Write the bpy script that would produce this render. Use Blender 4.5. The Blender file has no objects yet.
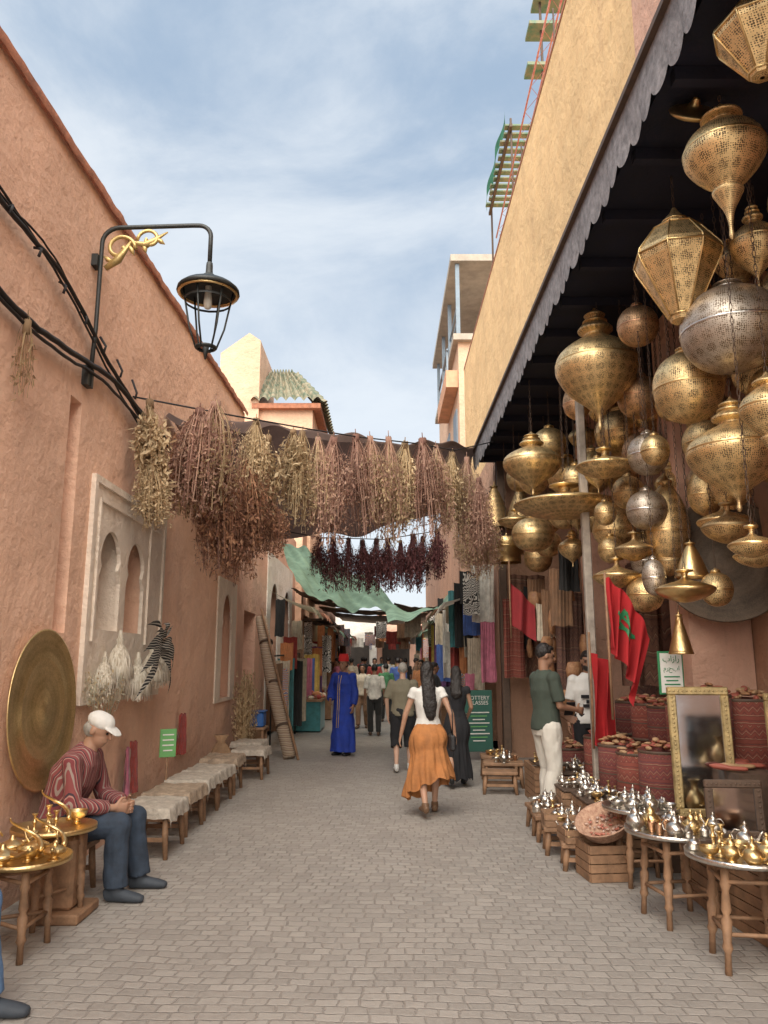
import bpy,math,random
from mathutils import Vector as V, Matrix as M, noise
random.seed(7)
sc=bpy.context.scene; COL=sc.collection
R=random.random
def U(a,b): return a+(b-a)*R()
rad=math.radians
# ------------------------------------------------------------ materials
MATS={}
class N:
    def __init__(s,name):
        s.m=bpy.data.materials.new(name); s.m.use_nodes=True; s.t=s.m.node_tree
        s.b=s.t.nodes['Principled BSDF']; s.out=s.t.nodes['Material Output']
    def n(s,typ,ins=None,**k):
        x=s.t.nodes.new(typ)
        for a,b in k.items(): setattr(x,a,b)
        if ins:
            for a,b in ins.items():
                if hasattr(b,'bl_idname') and hasattr(b,'is_output'): s.t.links.new(b,x.inputs[a])
                else: x.inputs[a].default_value=b
        return x
    def l(s,a,b): s.t.links.new(a,b)
    def math(s,op,a,b=0.0,c=None):
        d={0:a,1:b}
        if c is not None: d[2]=c
        return s.n('ShaderNodeMath',d,operation=op).outputs[0]
    def mix(s,f,a,b,bt='MIX'):
        x=s.n('ShaderNodeMix',data_type='RGBA',blend_type=bt)
        for i,v in ((0,f),(6,a),(7,b)):
            if hasattr(v,'is_output'): s.l(v,x.inputs[i])
            else: x.inputs[i].default_value=v if i==0 else c4(v)
        return x.outputs[2]
    def bump(s,h,st,dist=.02,nrm=None):
        x=s.n('ShaderNodeBump',{'Height':h,'Strength':st,'Distance':dist})
        if nrm: s.l(nrm,x.inputs['Normal'])
        return x.outputs[0]
def c4(c): return (c[0],c[1],c[2],1) if len(c)==3 else c
def sh(c,f): return tuple(min(1,max(0,x*f)) for x in c[:3])
def mat(name,c,r=.8,m=0,var=.25,sc=3,bump=.25,bs=40,c2=None,sheen=0,tr=0):
    if name in MATS: return MATS[name]
    k=N(name); tc=k.n('ShaderNodeTexCoord').outputs['Object']
    n1=k.n('ShaderNodeTexNoise',{'Vector':tc,'Scale':sc,'Detail':6,'Roughness':.65}).outputs[0]
    f=k.n('ShaderNodeMapRange',{0:n1,1:.3,2:.7}).outputs[0]
    col=k.mix(f,sh(c,1-var),c2 if c2 else sh(c,1+var*.7))
    k.l(col,k.b.inputs['Base Color'])
    if bump:
        n2=k.n('ShaderNodeTexNoise',{'Vector':tc,'Scale':bs,'Detail':4}).outputs[0]
        k.l(k.bump(n2,bump,.01),k.b.inputs['Normal'])
    rr=k.n('ShaderNodeMapRange',{0:n1,1:.3,2:.7,3:max(.05,r-.1),4:min(1,r+.1)}).outputs[0]
    k.l(rr,k.b.inputs['Roughness']); k.b.inputs['Metallic'].default_value=m
    if sheen: k.b.inputs['Sheen Weight'].default_value=sheen
    if tr:
        t=k.n('ShaderNodeBsdfTranslucent'); k.l(col,t.inputs[0])
        ms=k.n('ShaderNodeMixShader',{0:tr}); k.l(k.b.outputs[0],ms.inputs[1]); k.l(t.outputs[0],ms.inputs[2]); k.l(ms.outputs[0],k.out.inputs[0])
    MATS[name]=k.m; return k.m
def plaster(name,c,stain=(.30,.20,.15),hi=None,sa=.45):
    k=N(name); tc=k.n('ShaderNodeTexCoord').outputs['Object']
    n1=k.n('ShaderNodeTexNoise',{'Vector':tc,'Scale':.7,'Detail':8,'Roughness':.7}).outputs[0]
    f=k.n('ShaderNodeMapRange',{0:n1,1:.35,2:.68}).outputs[0]
    col=k.mix(f,sh(c,.86),hi or sh(c,1.12))
    mp=k.n('ShaderNodeMapping',{'Vector':tc,'Scale':(3,3,.45)}).outputs[0]
    n3=k.n('ShaderNodeTexNoise',{'Vector':mp,'Scale':1.3,'Detail':8,'Roughness':.75}).outputs[0]
    f3=k.n('ShaderNodeMapRange',{0:n3,1:.5,2:.75,3:0,4:sa}).outputs[0]
    col=k.mix(f3,col,stain)
    z=k.n('ShaderNodeSeparateXYZ',{0:tc}).outputs[2]
    g=k.n('ShaderNodeMapRange',{0:z,1:0,2:1.4,3:.8,4:0}).outputs[0]
    g=k.math('MULTIPLY',g,n3); col=k.mix(g,col,sh(stain,.85))
    n4=k.n('ShaderNodeTexNoise',{'Vector':tc,'Scale':7,'Detail':6,'Roughness':.8}).outputs[0]
    f4=k.n('ShaderNodeMapRange',{0:n4,1:.57,2:.68,3:0,4:.4}).outputs[0]
    col=k.mix(f4,col,sh(c,1.3))
    n5=k.n('ShaderNodeTexNoise',{'Vector':tc,'Scale':17,'Detail':4,'Roughness':.7}).outputs[0]
    f5=k.n('ShaderNodeMapRange',{0:n5,1:.64,2:.73,3:0,4:.5}).outputs[0]
    col=k.mix(f5,col,sh(stain,.9))
    k.l(col,k.b.inputs['Base Color']); k.b.inputs['Roughness'].default_value=.92
    b1=k.n('ShaderNodeTexNoise',{'Vector':tc,'Scale':14,'Detail':8,'Roughness':.7}).outputs[0]
    b2=k.n('ShaderNodeTexNoise',{'Vector':tc,'Scale':2.2,'Detail':3}).outputs[0]
    nb=k.bump(b2,.8,.10); k.l(k.bump(b1,.9,.035,nb),k.b.inputs['Normal'])
    MATS[name]=k.m; return k.m
def brass(name,c,r=.32,holes=0,dark=(.11,.065,.025)):
    k=N(name); tc=k.n('ShaderNodeTexCoord')
    n1=k.n('ShaderNodeTexNoise',{'Vector':tc.outputs['Object'],'Scale':7,'Detail':6,'Roughness':.7}).outputs[0]
    f=k.n('ShaderNodeMapRange',{0:n1,1:.3,2:.7}).outputs[0]
    col=k.mix(f,sh(c,.72),sh(c,1.12)); k.b.inputs['Metallic'].default_value=1
    rr=k.n('ShaderNodeMapRange',{0:n1,1:.3,2:.7,3:r+.15,4:r-.06}).outputs[0]
    k.l(rr,k.b.inputs['Roughness'])
    if holes:
        vo=k.n('ShaderNodeTexVoronoi',{'Vector':tc.outputs['UV'],'Scale':holes,'Randomness':.35})
        d=vo.outputs['Distance']
        big=k.n('ShaderNodeTexVoronoi',{'Vector':tc.outputs['UV'],'Scale':holes/8,'Randomness':.0}).outputs['Distance']
        th=k.n('ShaderNodeMapRange',{0:big,1:.26,2:.44,3:.43,4:.27}).outputs[0]
        h=k.math('LESS_THAN',d,th)
        col=k.mix(h,col,dark)
        mm=k.math('MULTIPLY_ADD',h,-.8,.92); k.l(mm,k.b.inputs['Metallic'])
        k.l(k.bump(h,.3,-.003),k.b.inputs['Normal'])
    else:
        vo=k.n('ShaderNodeTexVoronoi',{'Vector':tc.outputs['Object'],'Scale':60}).outputs['Distance']
        k.l(k.bump(vo,.25,.004),k.b.inputs['Normal'])
    k.l(col,k.b.inputs['Base Color']); MATS[name]=k.m; return k.m
def cloth2(name,c,tr=.35,var=.2): return mat(name,c,.9,0,var,2.5,0,tr=tr)
def stripes(name,cols,scale,axis=0,r=.85,distort=.3,coord='Object'):
    k=N(name); tc=k.n('ShaderNodeTexCoord').outputs[coord]
    nz=k.n('ShaderNodeTexNoise',{'Vector':tc,'Scale':3}).outputs[0]
    x=k.n('ShaderNodeSeparateXYZ',{0:tc}).outputs[axis]
    x=k.math('MULTIPLY_ADD',nz,distort*.1,x); x=k.math('FRACT',k.math('MULTIPLY',x,scale))
    cr=k.n('ShaderNodeValToRGB',{0:x}); e=cr.color_ramp; e.interpolation='CONSTANT'
    while len(e.elements)<len(cols): e.elements.new(.5)
    for i,(p,c) in enumerate(cols): e.elements[i].position=p; e.elements[i].color=c4(c)
    k.l(cr.outputs[0],k.b.inputs['Base Color']); k.b.inputs['Roughness'].default_value=r
    MATS[name]=k.m; return k.m
def kilim(name,a,b,c,su=14,sv=11):
    k=N(name); tc=k.n('ShaderNodeTexCoord').outputs['UV']
    n0=k.n('ShaderNodeTexNoise',{'Vector':tc,'Scale':9}).outputs[0]
    sp=k.n('ShaderNodeSeparateXYZ',{0:tc}); u,v=sp.outputs[0],k.math('MULTIPLY_ADD',n0,.02,sp.outputs[1])
    z=k.math('PINGPONG',k.math('MULTIPLY',u,su*2),1.0)
    vv=k.math('MULTIPLY',v,sv); band=k.math('GREATER_THAN',k.math('FRACT',k.math('MULTIPLY',v,sv*.33)),.45)
    amp=k.math('MULTIPLY_ADD',band,.5,.05)
    w=k.math('FRACT',k.math('ADD',k.math('MULTIPLY',z,amp),vv))
    cr=k.n('ShaderNodeValToRGB',{0:w}); e=cr.color_ramp; e.interpolation='CONSTANT'
    for p in range(4): e.elements.new(.5)
    for i,(p,cc) in enumerate([(0,a),(.4,sh(a,.45)),(.5,b),(.6,a),(.82,c),(.9,sh(a,.7))]):
        e.elements[i].position=p; e.elements[i].color=c4(cc)
    nz=k.n('ShaderNodeTexNoise',{'Vector':tc,'Scale':30,'Detail':6,'Roughness':.8}).outputs[0]
    f=k.n('ShaderNodeMapRange',{0:nz,1:.3,2:.7,3:.25,4:.8}).outputs[0]
    col=k.mix(f,cr.outputs[0],sh(a,.6))
    k.l(col,k.b.inputs['Base Color']); k.b.inputs['Roughness'].default_value=.95
    k.l(k.bump(nz,.6,.01),k.b.inputs['Normal']); MATS[name]=k.m; return k.m
PINK=plaster('pink_plaster',(.88,.56,.40),(.66,.42,.31),sa=.4)
OCHRE=plaster('ochre_plaster',(.86,.59,.30),(.62,.40,.22))
PINK2=plaster('rose_plaster',(.74,.45,.33),(.48,.30,.22))
TOWERP=plaster('tower_plaster',(.72,.48,.33),(.5,.33,.24))
RUST=plaster('rust_plaster',(.50,.29,.19),(.28,.17,.12))
CREAM=plaster('carved_plaster',(.84,.72,.60),(.62,.49,.39),sa=.3)
WHITEP=plaster('white_plaster',(.76,.72,.65),(.54,.47,.4))
COPING=mat('red_coping',(.40,.17,.10),.9,var=.4,bump=.7,bs=12,sc=9)
WOOD=mat('worn_wood',(.28,.16,.09),.65,var=.45,sc=9,bump=.4)
WOODD=mat('dark_wood',(.10,.062,.042),.65,var=.4,sc=9)
WOODL=mat('pale_wood',(.40,.27,.15),.75,var=.3,sc=9)
POSTM=mat('painted_post',(.38,.33,.28),.7,var=.4,sc=9)
BLACK=mat('black_iron',(.022,.026,.026),.5,0,var=.3)
CABLE=mat('black_cable',(.015,.014,.016),.6,0)
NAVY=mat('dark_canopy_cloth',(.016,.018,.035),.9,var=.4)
DARK=mat('painted_opening_shade',(.05,.04,.033),.9,var=.5)  # near-black colour standing in for the shade inside shop openings
VAL=mat('grey_valance_cloth',(.27,.255,.26),.9,var=.5,sc=14,bump=.5)
BR_H=brass('pierced_brass',(.90,.66,.34),.42,88)
BR_D=brass('pierced_dark_brass',(.72,.50,.25),.45,88)
SI_H=brass('pierced_silver',(.62,.54,.45),.44,88)
CO_H=brass('pierced_copper',(.70,.44,.25),.45,88)
BR=brass('smooth_brass',(.80,.58,.28),.32)
BRD=brass('aged_brass',(.50,.37,.2),.45)
SIL=brass('smooth_silver',(.70,.66,.60),.28)
COP=brass('copper_metal',(.6,.34,.2),.34)
GOLDP=mat('gilt_paint',(.44,.33,.16),.5,.6,var=.5,sc=12)
BLUEW=mat('blue_paint',(.22,.28,.34),.7)
ORANGE=mat('orange_paint',(.66,.36,.22),.9)
GREENN=cloth2('green_netting',(.06,.22,.13),.45,.5)
GREENC=cloth2('green_shade_cloth',(.30,.46,.35),.6,.35)
TARP=cloth2('brown_tarp',(.125,.085,.075),.28,.3)
REED=mat('reed_mat',(.19,.135,.09),.9,var=.5,sc=20,bump=.6)
def ground_mat():
    k=N('stone_paving'); tc=k.n('ShaderNodeTexCoord').outputs['Object']
    nz=k.n('ShaderNodeTexNoise',{'Vector':tc,'Scale':.7,'Detail':2})
    off=k.n('ShaderNodeVectorMath',{0:nz.outputs['Color'],1:(.5,.5,.5)},operation='SUBTRACT').outputs[0]
    off=k.n('ShaderNodeVectorMath',{0:off,'Scale':.16},operation='SCALE').outputs[0]
    n2=k.n('ShaderNodeTexNoise',{'Vector':tc,'Scale':11,'Detail':4,'Roughness':.7})
    of2=k.n('ShaderNodeVectorMath',{0:n2.outputs['Color'],1:(.5,.5,.5)},operation='SUBTRACT').outputs[0]
    of2=k.n('ShaderNodeVectorMath',{0:of2,'Scale':.045},operation='SCALE').outputs[0]
    vv=k.n('ShaderNodeVectorMath',{0:tc,1:off},operation='ADD').outputs[0]
    vv=k.n('ShaderNodeVectorMath',{0:vv,1:of2},operation='ADD').outputs[0]
    mp=k.n('ShaderNodeMapping',{'Vector':vv,'Rotation':(0,0,.05)}).outputs[0]
    br=k.n('ShaderNodeTexBrick',{'Vector':mp,'Color1':(1,1,1,1),'Color2':(0,0,0,1),'Mortar':(.5,.5,.5,1),'Scale':1.0,'Mortar Size':.009,'Mortar Smooth':1.0,'Bias':0,'Brick Width':.105,'Row Height':.082})
    br.offset=.5; br.offset_frequency=2; br.squash=1.2; br.squash_frequency=3
    edge=k.math('SUBTRACT',1.0,br.outputs['Fac'])
    rnd=k.n('ShaderNodeSeparateColor',{0:br.outputs[0]}).outputs[0]
    col=k.mix(rnd,(.285,.258,.235),(.385,.352,.322))
    big=k.n('ShaderNodeTexNoise',{'Vector':tc,'Scale':.5,'Detail':8,'Roughness':.7}).outputs[0]
    f=k.n('ShaderNodeMapRange',{0:big,1:.3,2:.7}).outputs[0]
    col=k.mix(1.0,col,k.mix(f,(.80,.79,.78),(1.08,1.07,1.05)),'MULTIPLY')
    fine=k.n('ShaderNodeTexNoise',{'Vector':tc,'Scale':30,'Detail':6,'Roughness':.75}).outputs[0]
    ff=k.n('ShaderNodeMapRange',{0:fine,1:.35,2:.7,3:0,4:.5}).outputs[0]
    col=k.mix(ff,col,(.42,.39,.355))
    dn=k.n('ShaderNodeTexNoise',{'Vector':tc,'Scale':2.3,'Detail':6,'Roughness':.7}).outputs[0]
    ms_=k.n('ShaderNodeMapRange',{0:dn,1:.35,2:.65,3:.05,4:.5}).outputs[0]
    jm=k.math('MULTIPLY',br.outputs['Fac'],ms_)
    col=k.mix(jm,col,(.17,.148,.13))
    sp=k.n('ShaderNodeTexNoise',{'Vector':tc,'Scale':4,'Detail':9,'Roughness':.8}).outputs[0]
    fs=k.n('ShaderNodeMapRange',{0:sp,1:.54,2:.7,3:0,4:.5}).outputs[0]
    col=k.mix(fs,col,(.20,.176,.155))
    k.l(col,k.b.inputs['Base Color'])
    rr=k.n('ShaderNodeMapRange',{0:fine,1:.3,2:.7,3:.5,4:.82}).outputs[0]; k.l(rr,k.b.inputs['Roughness'])
    hh=k.math('MULTIPLY_ADD',fine,.6,edge); hh=k.math('MULTIPLY_ADD',rnd,.45,hh); hh=k.math('MULTIPLY_ADD',sp,1.3,hh)
    k.l(k.bump(hh,.65,.011),k.b.inputs['Normal']); return k.m
# ------------------------------------------------------------ mesh builder
class B:
    def __init__(s): s.v=[];s.f=[];s.m=[];s.s=[];s.uv={}
    def add(s,vs,fs,mi=0,sm=False,uvs=None):
        o=len(s.v); s.v+=[V(p) for p in vs]
        for i,f in enumerate(fs):
            if uvs: s.uv[len(s.f)]=uvs[i]
            s.f.append([a+o for a in f]); s.m.append(mi); s.s.append(sm)
        return s
    def box(s,c,d,mi=0,rz=0,rx=0,bev=0):
        x,y,z=[a/2 for a in d]; mt=M.Rotation(rz,3,'Z')@M.Rotation(rx,3,'X')
        if bev:
            b=min(bev,x*.9,y*.9,z*.9); rings=[]
            for zz,ins in ((-z,b),(-z+b,0),(z-b,0),(z,b)):
                X=x-ins;Y=y-ins;q=b if ins==0 else 0.001
                rings.append([(-X+q,-Y,zz),(X-q,-Y,zz),(X,-Y+q,zz),(X,Y-q,zz),(X-q,Y,zz),(-X+q,Y,zz),(-X,Y-q,zz),(-X,-Y+q,zz)])
            vs=[V(c)+mt@V(p) for r in rings for p in r]; fs=[]
            for i in range(3):
                for j in range(8): fs.append([i*8+j,i*8+(j+1)%8,i*8+8+(j+1)%8,i*8+8+j])
            fs.append(list(range(7,-1,-1))); fs.append(list(range(24,32)))
            return s.add(vs,fs,mi)
        vs=[V(c)+mt@V((i*x,j*y,k*z)) for k in (-1,1) for j in (-1,1) for i in (-1,1)]
        return s.add(vs,[[0,2,3,1],[4,5,7,6],[0,1,5,4],[2,6,7,3],[0,4,6,2],[1,3,7,5]],mi)
    def bx(s,x0,x1,y0,y1,z0,z1,mi=0,bev=0): return s.box(((x0+x1)/2,(y0+y1)/2,(z0+z1)/2),(abs(x1-x0),abs(y1-y0),abs(z1-z0)),mi,bev=bev)
    def tube(s,pts,r,n=8,mi=0,cap=True,sm=True):
        pts=[V(p) for p in pts]; k=len(pts); rs=r if isinstance(r,(list,tuple)) else [r]*k
        vs=[];fs=[];up=None
        for i,p in enumerate(pts):
            t=(pts[min(i+1,k-1)]-pts[max(i-1,0)]).normalized()
            if up is None: up=V((0,0,1)) if abs(t.z)<.9 else V((0,1,0))
            a=t.cross(up)
            if a.length<1e-4: a=t.cross(V((1,0,0)))
            a.normalize(); b=a.cross(t); up=b
            for j in range(n):
                w=2*math.pi*j/n; vs.append(p+(a*math.cos(w)+b*math.sin(w))*rs[i])
        for i in range(k-1):
            for j in range(n): fs.append([i*n+j,i*n+(j+1)%n,(i+1)*n+(j+1)%n,(i+1)*n+j])
        if cap: fs.append(list(range(n))[::-1]); fs.append([(k-1)*n+j for j in range(n)])
        return s.add(vs,fs,mi,sm)
    def loft(s,rings,right=(1,0,0),n=18,mi=0,sm=True,wav=0,wn=7,ph=0):
        rt=V(right).normalized(); vs=[];fs=[];k=len(rings); cs=[V(r[0]) for r in rings]
        for i,(c,rx,ry) in enumerate(rings):
            t=(cs[min(i+1,k-1)]-cs[max(i-1,0)]).normalized(); fw=t.cross(rt)
            if fw.length<1e-3: fw=V((0,1,0))
            fw.normalize(); ra=fw.cross(t).normalized()
            for j in range(n):
                w=2*math.pi*j/n; q=1+(wav*i/k)*math.sin(w*wn+ph+i*.35)
                vs.append(cs[i]+ra*math.cos(w)*rx*q+fw*math.sin(w)*ry*q)
        for i in range(k-1):
            for j in range(n): fs.append([i*n+j,i*n+(j+1)%n,(i+1)*n+(j+1)%n,(i+1)*n+j])
        fs.append(list(range(n))[::-1]); fs.append([(k-1)*n+j for j in range(n)])
        return s.add(vs,fs,mi,sm)
    def sph(s,c,r,mt=None,n=14,mi=0):
        if not isinstance(r,(list,tuple)): r=(r,r,r)
        mt=mt or M.Identity(3); vs=[];fs=[];h=n//2+1
        for i in range(h+1):
            a=math.pi*i/h
            for j in range(n):
                w=2*math.pi*j/n; q=max(math.sin(a),1e-4)
                vs.append(V(c)+mt@V((r[0]*q*math.cos(w),r[1]*q*math.sin(w),r[2]*math.cos(a))))
        for i in range(h):
            for j in range(n): fs.append([i*n+j,(i+1)*n+j,(i+1)*n+(j+1)%n,i*n+(j+1)%n])
        return s.add(vs,fs,mi,True)
    def cap2(s,p0,p1,r0,r1,n=12,e=(1,1)):
        s.tube([p0,p1],[r0,r1],n)
        if e[0]: s.sph(p0,r0,n=n)
        if e[1]: s.sph(p1,r1,n=n)
        return s
    def lathe(s,prof,c=(0,0,0),n=28,mi=0,sm=True,sub=3,mt=None):
        if sub>1:
            q=[];L=len(prof)
            for i in range(L-1):
                p0=prof[max(i-1,0)];p1=prof[i];p2=prof[i+1];p3=prof[min(i+2,L-1)]
                for a in range(sub):
                    t=a/sub; q.append(tuple(.5*((2*p1[d])+(-p0[d]+p2[d])*t+(2*p0[d]-5*p1[d]+4*p2[d]-p3[d])*t*t+(-p0[d]+3*p1[d]-3*p2[d]+p3[d])*t**3) for d in (0,1)))
            q.append(prof[-1]); prof=q
        rm=max(p[0] for p in prof); al=[0]
        for i in range(1,len(prof)): al.append(al[-1]+math.hypot(prof[i][0]-prof[i-1][0],prof[i][1]-prof[i-1][1]))
        vs=[];fs=[];uvs=[]; nu=max(6,round(2*math.pi*rm*.8*48))/48
        for r,z in prof:
            for j in range(n):
                w=2*math.pi*j/n; p=V((max(r,1e-4)*math.cos(w),max(r,1e-4)*math.sin(w),z))
                if mt: p=mt@p
                vs.append(V(c)+p)
        for i in range(len(prof)-1):
            for j in range(n):
                fs.append([i*n+j,i*n+(j+1)%n,(i+1)*n+(j+1)%n,(i+1)*n+j])
                u0=j/n*nu;u1=(j+1)/n*nu; uvs.append([(u0,al[i]),(u1,al[i]),(u1,al[i+1]),(u0,al[i+1])])
        return s.add(vs,fs,mi,sm,uvs)
    def grid(s,fn,nu,nv,mi=0,sm=True):
        vs=[fn(i/nu,j/nv) for j in range(nv+1) for i in range(nu+1)]
        fs=[];uvs=[]
        for j in range(nv):
            for i in range(nu):
                a=j*(nu+1)+i; fs.append([a,a+1,a+nu+2,a+nu+1]); uvs.append([(i/nu,j/nv),((i+1)/nu,j/nv),((i+1)/nu,(j+1)/nv),(i/nu,(j+1)/nv)])
        return s.add(vs,fs,mi,sm,uvs)
    def mesh(s,name,mats):
        me=bpy.data.meshes.new(name); me.from_pydata([tuple(p) for p in s.v],[],s.f)
        for m in mats: me.materials.append(m)
        me.polygons.foreach_set('material_index',s.m); me.polygons.foreach_set('use_smooth',s.s)
        if s.uv:
            ul=me.uv_layers.new(name='UVMap'); flat=[0.0]*(2*len(me.loops)); ls=0
            for fi,f in enumerate(s.f):
                us=s.uv.get(fi)
                if us:
                    for q,u in enumerate(us): flat[2*(ls+q)]=u[0]; flat[2*(ls+q)+1]=u[1]
                ls+=len(f)
            ul.data.foreach_set('uv',flat)
        me.update(); return me
    def obj(s,name,mats,parent=None,world=False,loc=None):
        if not isinstance(mats,(list,tuple)): mats=[mats]
        if parent is not None and world:
            o=parent.location; s.v=[p-o for p in s.v]
        if loc is not None and world: s.v=[p-V(loc) for p in s.v]
        ob=bpy.data.objects.new(name,s.mesh(name,mats)); COL.objects.link(ob)
        if parent is not None: ob.parent=parent
        elif loc is not None: ob.location=loc
        return ob
def thing(name,label,cat,loc,rz=0,group=None,scale=1,ob=None):
    if ob is None:
        ob=bpy.data.objects.new(name,None); ob.empty_display_size=.1; COL.objects.link(ob)
    ob.location=loc; ob.rotation_euler=(0,0,rz); ob.scale=(scale,)*3
    ob['label']=label; ob['category']=cat
    if group: ob['group']=group
    return ob
def tag(ob,label,cat,group=None,kind=None):
    if kind: ob['kind']=kind
    else: ob['label']=label; ob['category']=cat
    if group: ob['group']=group
    return ob
def copyt(src,loc,rz=0,scale=None,label=None,rx=0,ry=0):
    o=src.copy(); COL.objects.link(o); o.location=loc; o.rotation_euler=(rx,ry,rz)
    if scale: o.scale=(scale,)*3 if not isinstance(scale,(list,tuple)) else scale
    if label: o['label']=label
    for ch in src.children:
        c=ch.copy(); COL.objects.link(c); c.parent=o
    return o
TS=bpy.data.scenes.new('scratch')
def evalmesh(ob):
    TS.collection.objects.link(ob)
    try:
        vl=TS.view_layers[0]; vl.update(); dg=vl.depsgraph; dg.update(); me=bpy.data.meshes.new_from_object(ob.evaluated_get(dg))
    finally: TS.collection.objects.unlink(ob)
    return me
def text(body,size,m,parent,loc,rot,align='CENTER',name='lettering',ext=.001,sx=1):
    cu=bpy.data.curves.new('t','FONT'); cu.body=body; cu.size=size; cu.align_x=align; cu.extrude=ext; cu.space_line=.9
    o=bpy.data.objects.new('t',cu); me=evalmesh(o)
    bpy.data.objects.remove(o); me.materials.clear(); me.materials.append(m)
    ob=bpy.data.objects.new(name,me); COL.objects.link(ob); ob.parent=parent; ob.location=loc; ob.rotation_euler=rot; ob.scale=(sx,1,1); return ob
# ------------------------------------------------------------ world, sun, camera
w=bpy.data.worlds.new('World'); sc.world=w; w.use_nodes=True; t=w.node_tree
bg=t.nodes['Background']; sky=t.nodes.new('ShaderNodeTexSky'); sky.sky_type='NISHITA'; sky.sun_disc=False
SD=V((-.06,-.68,.66)).normalized()
sky.sun_elevation=math.asin(SD.z); sky.sun_rotation=math.atan2(SD.x,SD.y)%(2*math.pi)
sky.air_density=1.1; sky.dust_density=2.0; sky.ozone_density=1.5
t.links.new(sky.outputs[0],bg.inputs[0]); bg.inputs[1].default_value=.15
def wn(ty,**k):
    x=t.nodes.new(ty)
    for a,b in k.items(): setattr(x,a,b)
    return x
tc=wn('ShaderNodeTexCoord'); sx=wn('ShaderNodeSeparateXYZ'); t.links.new(tc.outputs['Generated'],sx.inputs[0])
mp=wn('ShaderNodeMapping'); mp.inputs['Scale'].default_value=(1.0,1.0,2.0); mp.inputs['Rotation'].default_value=(.25,.35,.5)
nz=wn('ShaderNodeTexNoise'); nz.inputs['Scale'].default_value=2.5; nz.inputs['Detail'].default_value=8; nz.inputs['Roughness'].default_value=.6; nz.inputs['Distortion'].default_value=.5
t.links.new(tc.outputs['Generated'],mp.inputs[0]); t.links.new(mp.outputs[0],nz.inputs['Vector'])
hz=wn('ShaderNodeMapRange'); t.links.new(sx.outputs[2],hz.inputs[0])
for i,v in ((1,.15),(2,.75),(3,.24),(4,-.04)): hz.inputs[i].default_value=v
ad=wn('ShaderNodeMath',operation='ADD'); t.links.new(nz.outputs[0],ad.inputs[0]); t.links.new(hz.outputs[0],ad.inputs[1])
mr=wn('ShaderNodeMapRange',interpolation_type='SMOOTHSTEP'); t.links.new(ad.outputs[0],mr.inputs[0])
for i,v in ((1,.34),(2,.80),(3,.0),(4,1.0)): mr.inputs[i].default_value=v
mc=wn('ShaderNodeMix',data_type='RGBA'); t.links.new(mr.outputs[0],mc.inputs[0]); mc.inputs[6].default_value=(.33,.43,.56,1); mc.inputs[7].default_value=(.68,.73,.78,1)
bg2=wn('ShaderNodeBackground'); t.links.new(mc.outputs[2],bg2.inputs[0]); bg2.inputs[1].default_value=1.30
ms=wn('ShaderNodeMixShader'); ms.inputs[0].default_value=.88; t.links.new(bg.outputs[0],ms.inputs[1]); t.links.new(bg2.outputs[0],ms.inputs[2])
t.links.new(ms.outputs[0],t.nodes['World Output'].inputs[0])
sl=bpy.data.lights.new('sun','SUN'); sl.energy=7.6; sl.angle=rad(75); sl.color=(1,.92,.80)
so=bpy.data.objects.new('sun',sl); COL.objects.link(so); so.rotation_euler=(-SD).to_track_quat('-Z','Y').to_euler()
cd=bpy.data.cameras.new('camera'); cd.sensor_fit='VERTICAL'; cd.sensor_height=36; cd.lens=27.04; cd.clip_end=1000; cd.clip_start=.05
co=bpy.data.objects.new('camera',cd); COL.objects.link(co); co.location=(0,0,1.55); co.rotation_euler=(rad(100.9),0,0); sc.camera=co
sc.view_settings.view_transform='Standard'; sc.view_settings.look='None'; sc.view_settings.exposure=0
# ------------------------------------------------------------ people
def remeshed(b,name,mats,parent,vox,smooth=3,nz_=0,nf=11,seed=0):
    if not isinstance(mats,(list,tuple)): mats=[mats]
    ob=bpy.data.objects.new(name,b.mesh(name,mats))
    m=ob.modifiers.new('r','REMESH'); m.mode='VOXEL'; m.voxel_size=vox; m.use_smooth_shade=True
    m2=ob.modifiers.new('s','SMOOTH'); m2.factor=.5; m2.iterations=smooth
    me=evalmesh(ob); ob.modifiers.clear(); old=ob.data; ob.data=me; bpy.data.meshes.remove(old)
    COL.objects.link(ob); ob.parent=parent
    if nz_:
        n=len(me.vertices); cs=[0.0]*(3*n); ns=[0.0]*(3*n); me.vertices.foreach_get('co',cs); me.vertices.foreach_get('normal',ns)
        for i in range(0,3*n,3):
            x,y,z=cs[i],cs[i+1],cs[i+2]; d=nz_*(noise.noise(V((x*nf+seed,y*nf,z*nf*.55)))+.5*noise.noise(V((x*nf*2.3,y*nf*2.3+seed,z*nf*1.2))))
            cs[i]=x+ns[i]*d; cs[i+1]=y+ns[i+1]*d; cs[i+2]=z+ns[i+2]*d
        me.vertices.foreach_set('co',cs); me.update()
    if not me.materials:
        for m_ in mats: me.materials.append(m_)
    me.polygons.foreach_set('use_smooth',[True]*len(me.polygons))
    return ob
def skin(name,c):
    m=mat(name,c,.55,var=.1,sc=6,bump=.08); m.node_tree.nodes['Principled BSDF'].inputs['Subsurface Weight'].default_value=.08; return m
SK1=skin('tan_skin',(.42,.24,.16)); SK2=skin('brown_skin',(.30,.16,.10)); SK3=skin('light_skin',(.54,.34,.25))
HAIRB=mat('black_hair',(.014,.010,.009),.5,var=.3,sc=30,bump=.8,bs=80); GREYH=mat('grey_hair',(.32,.30,.27),.7,var=.3,sc=30); EYE=mat('dark_eye',(.01,.008,.008),.2,var=0)
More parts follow.
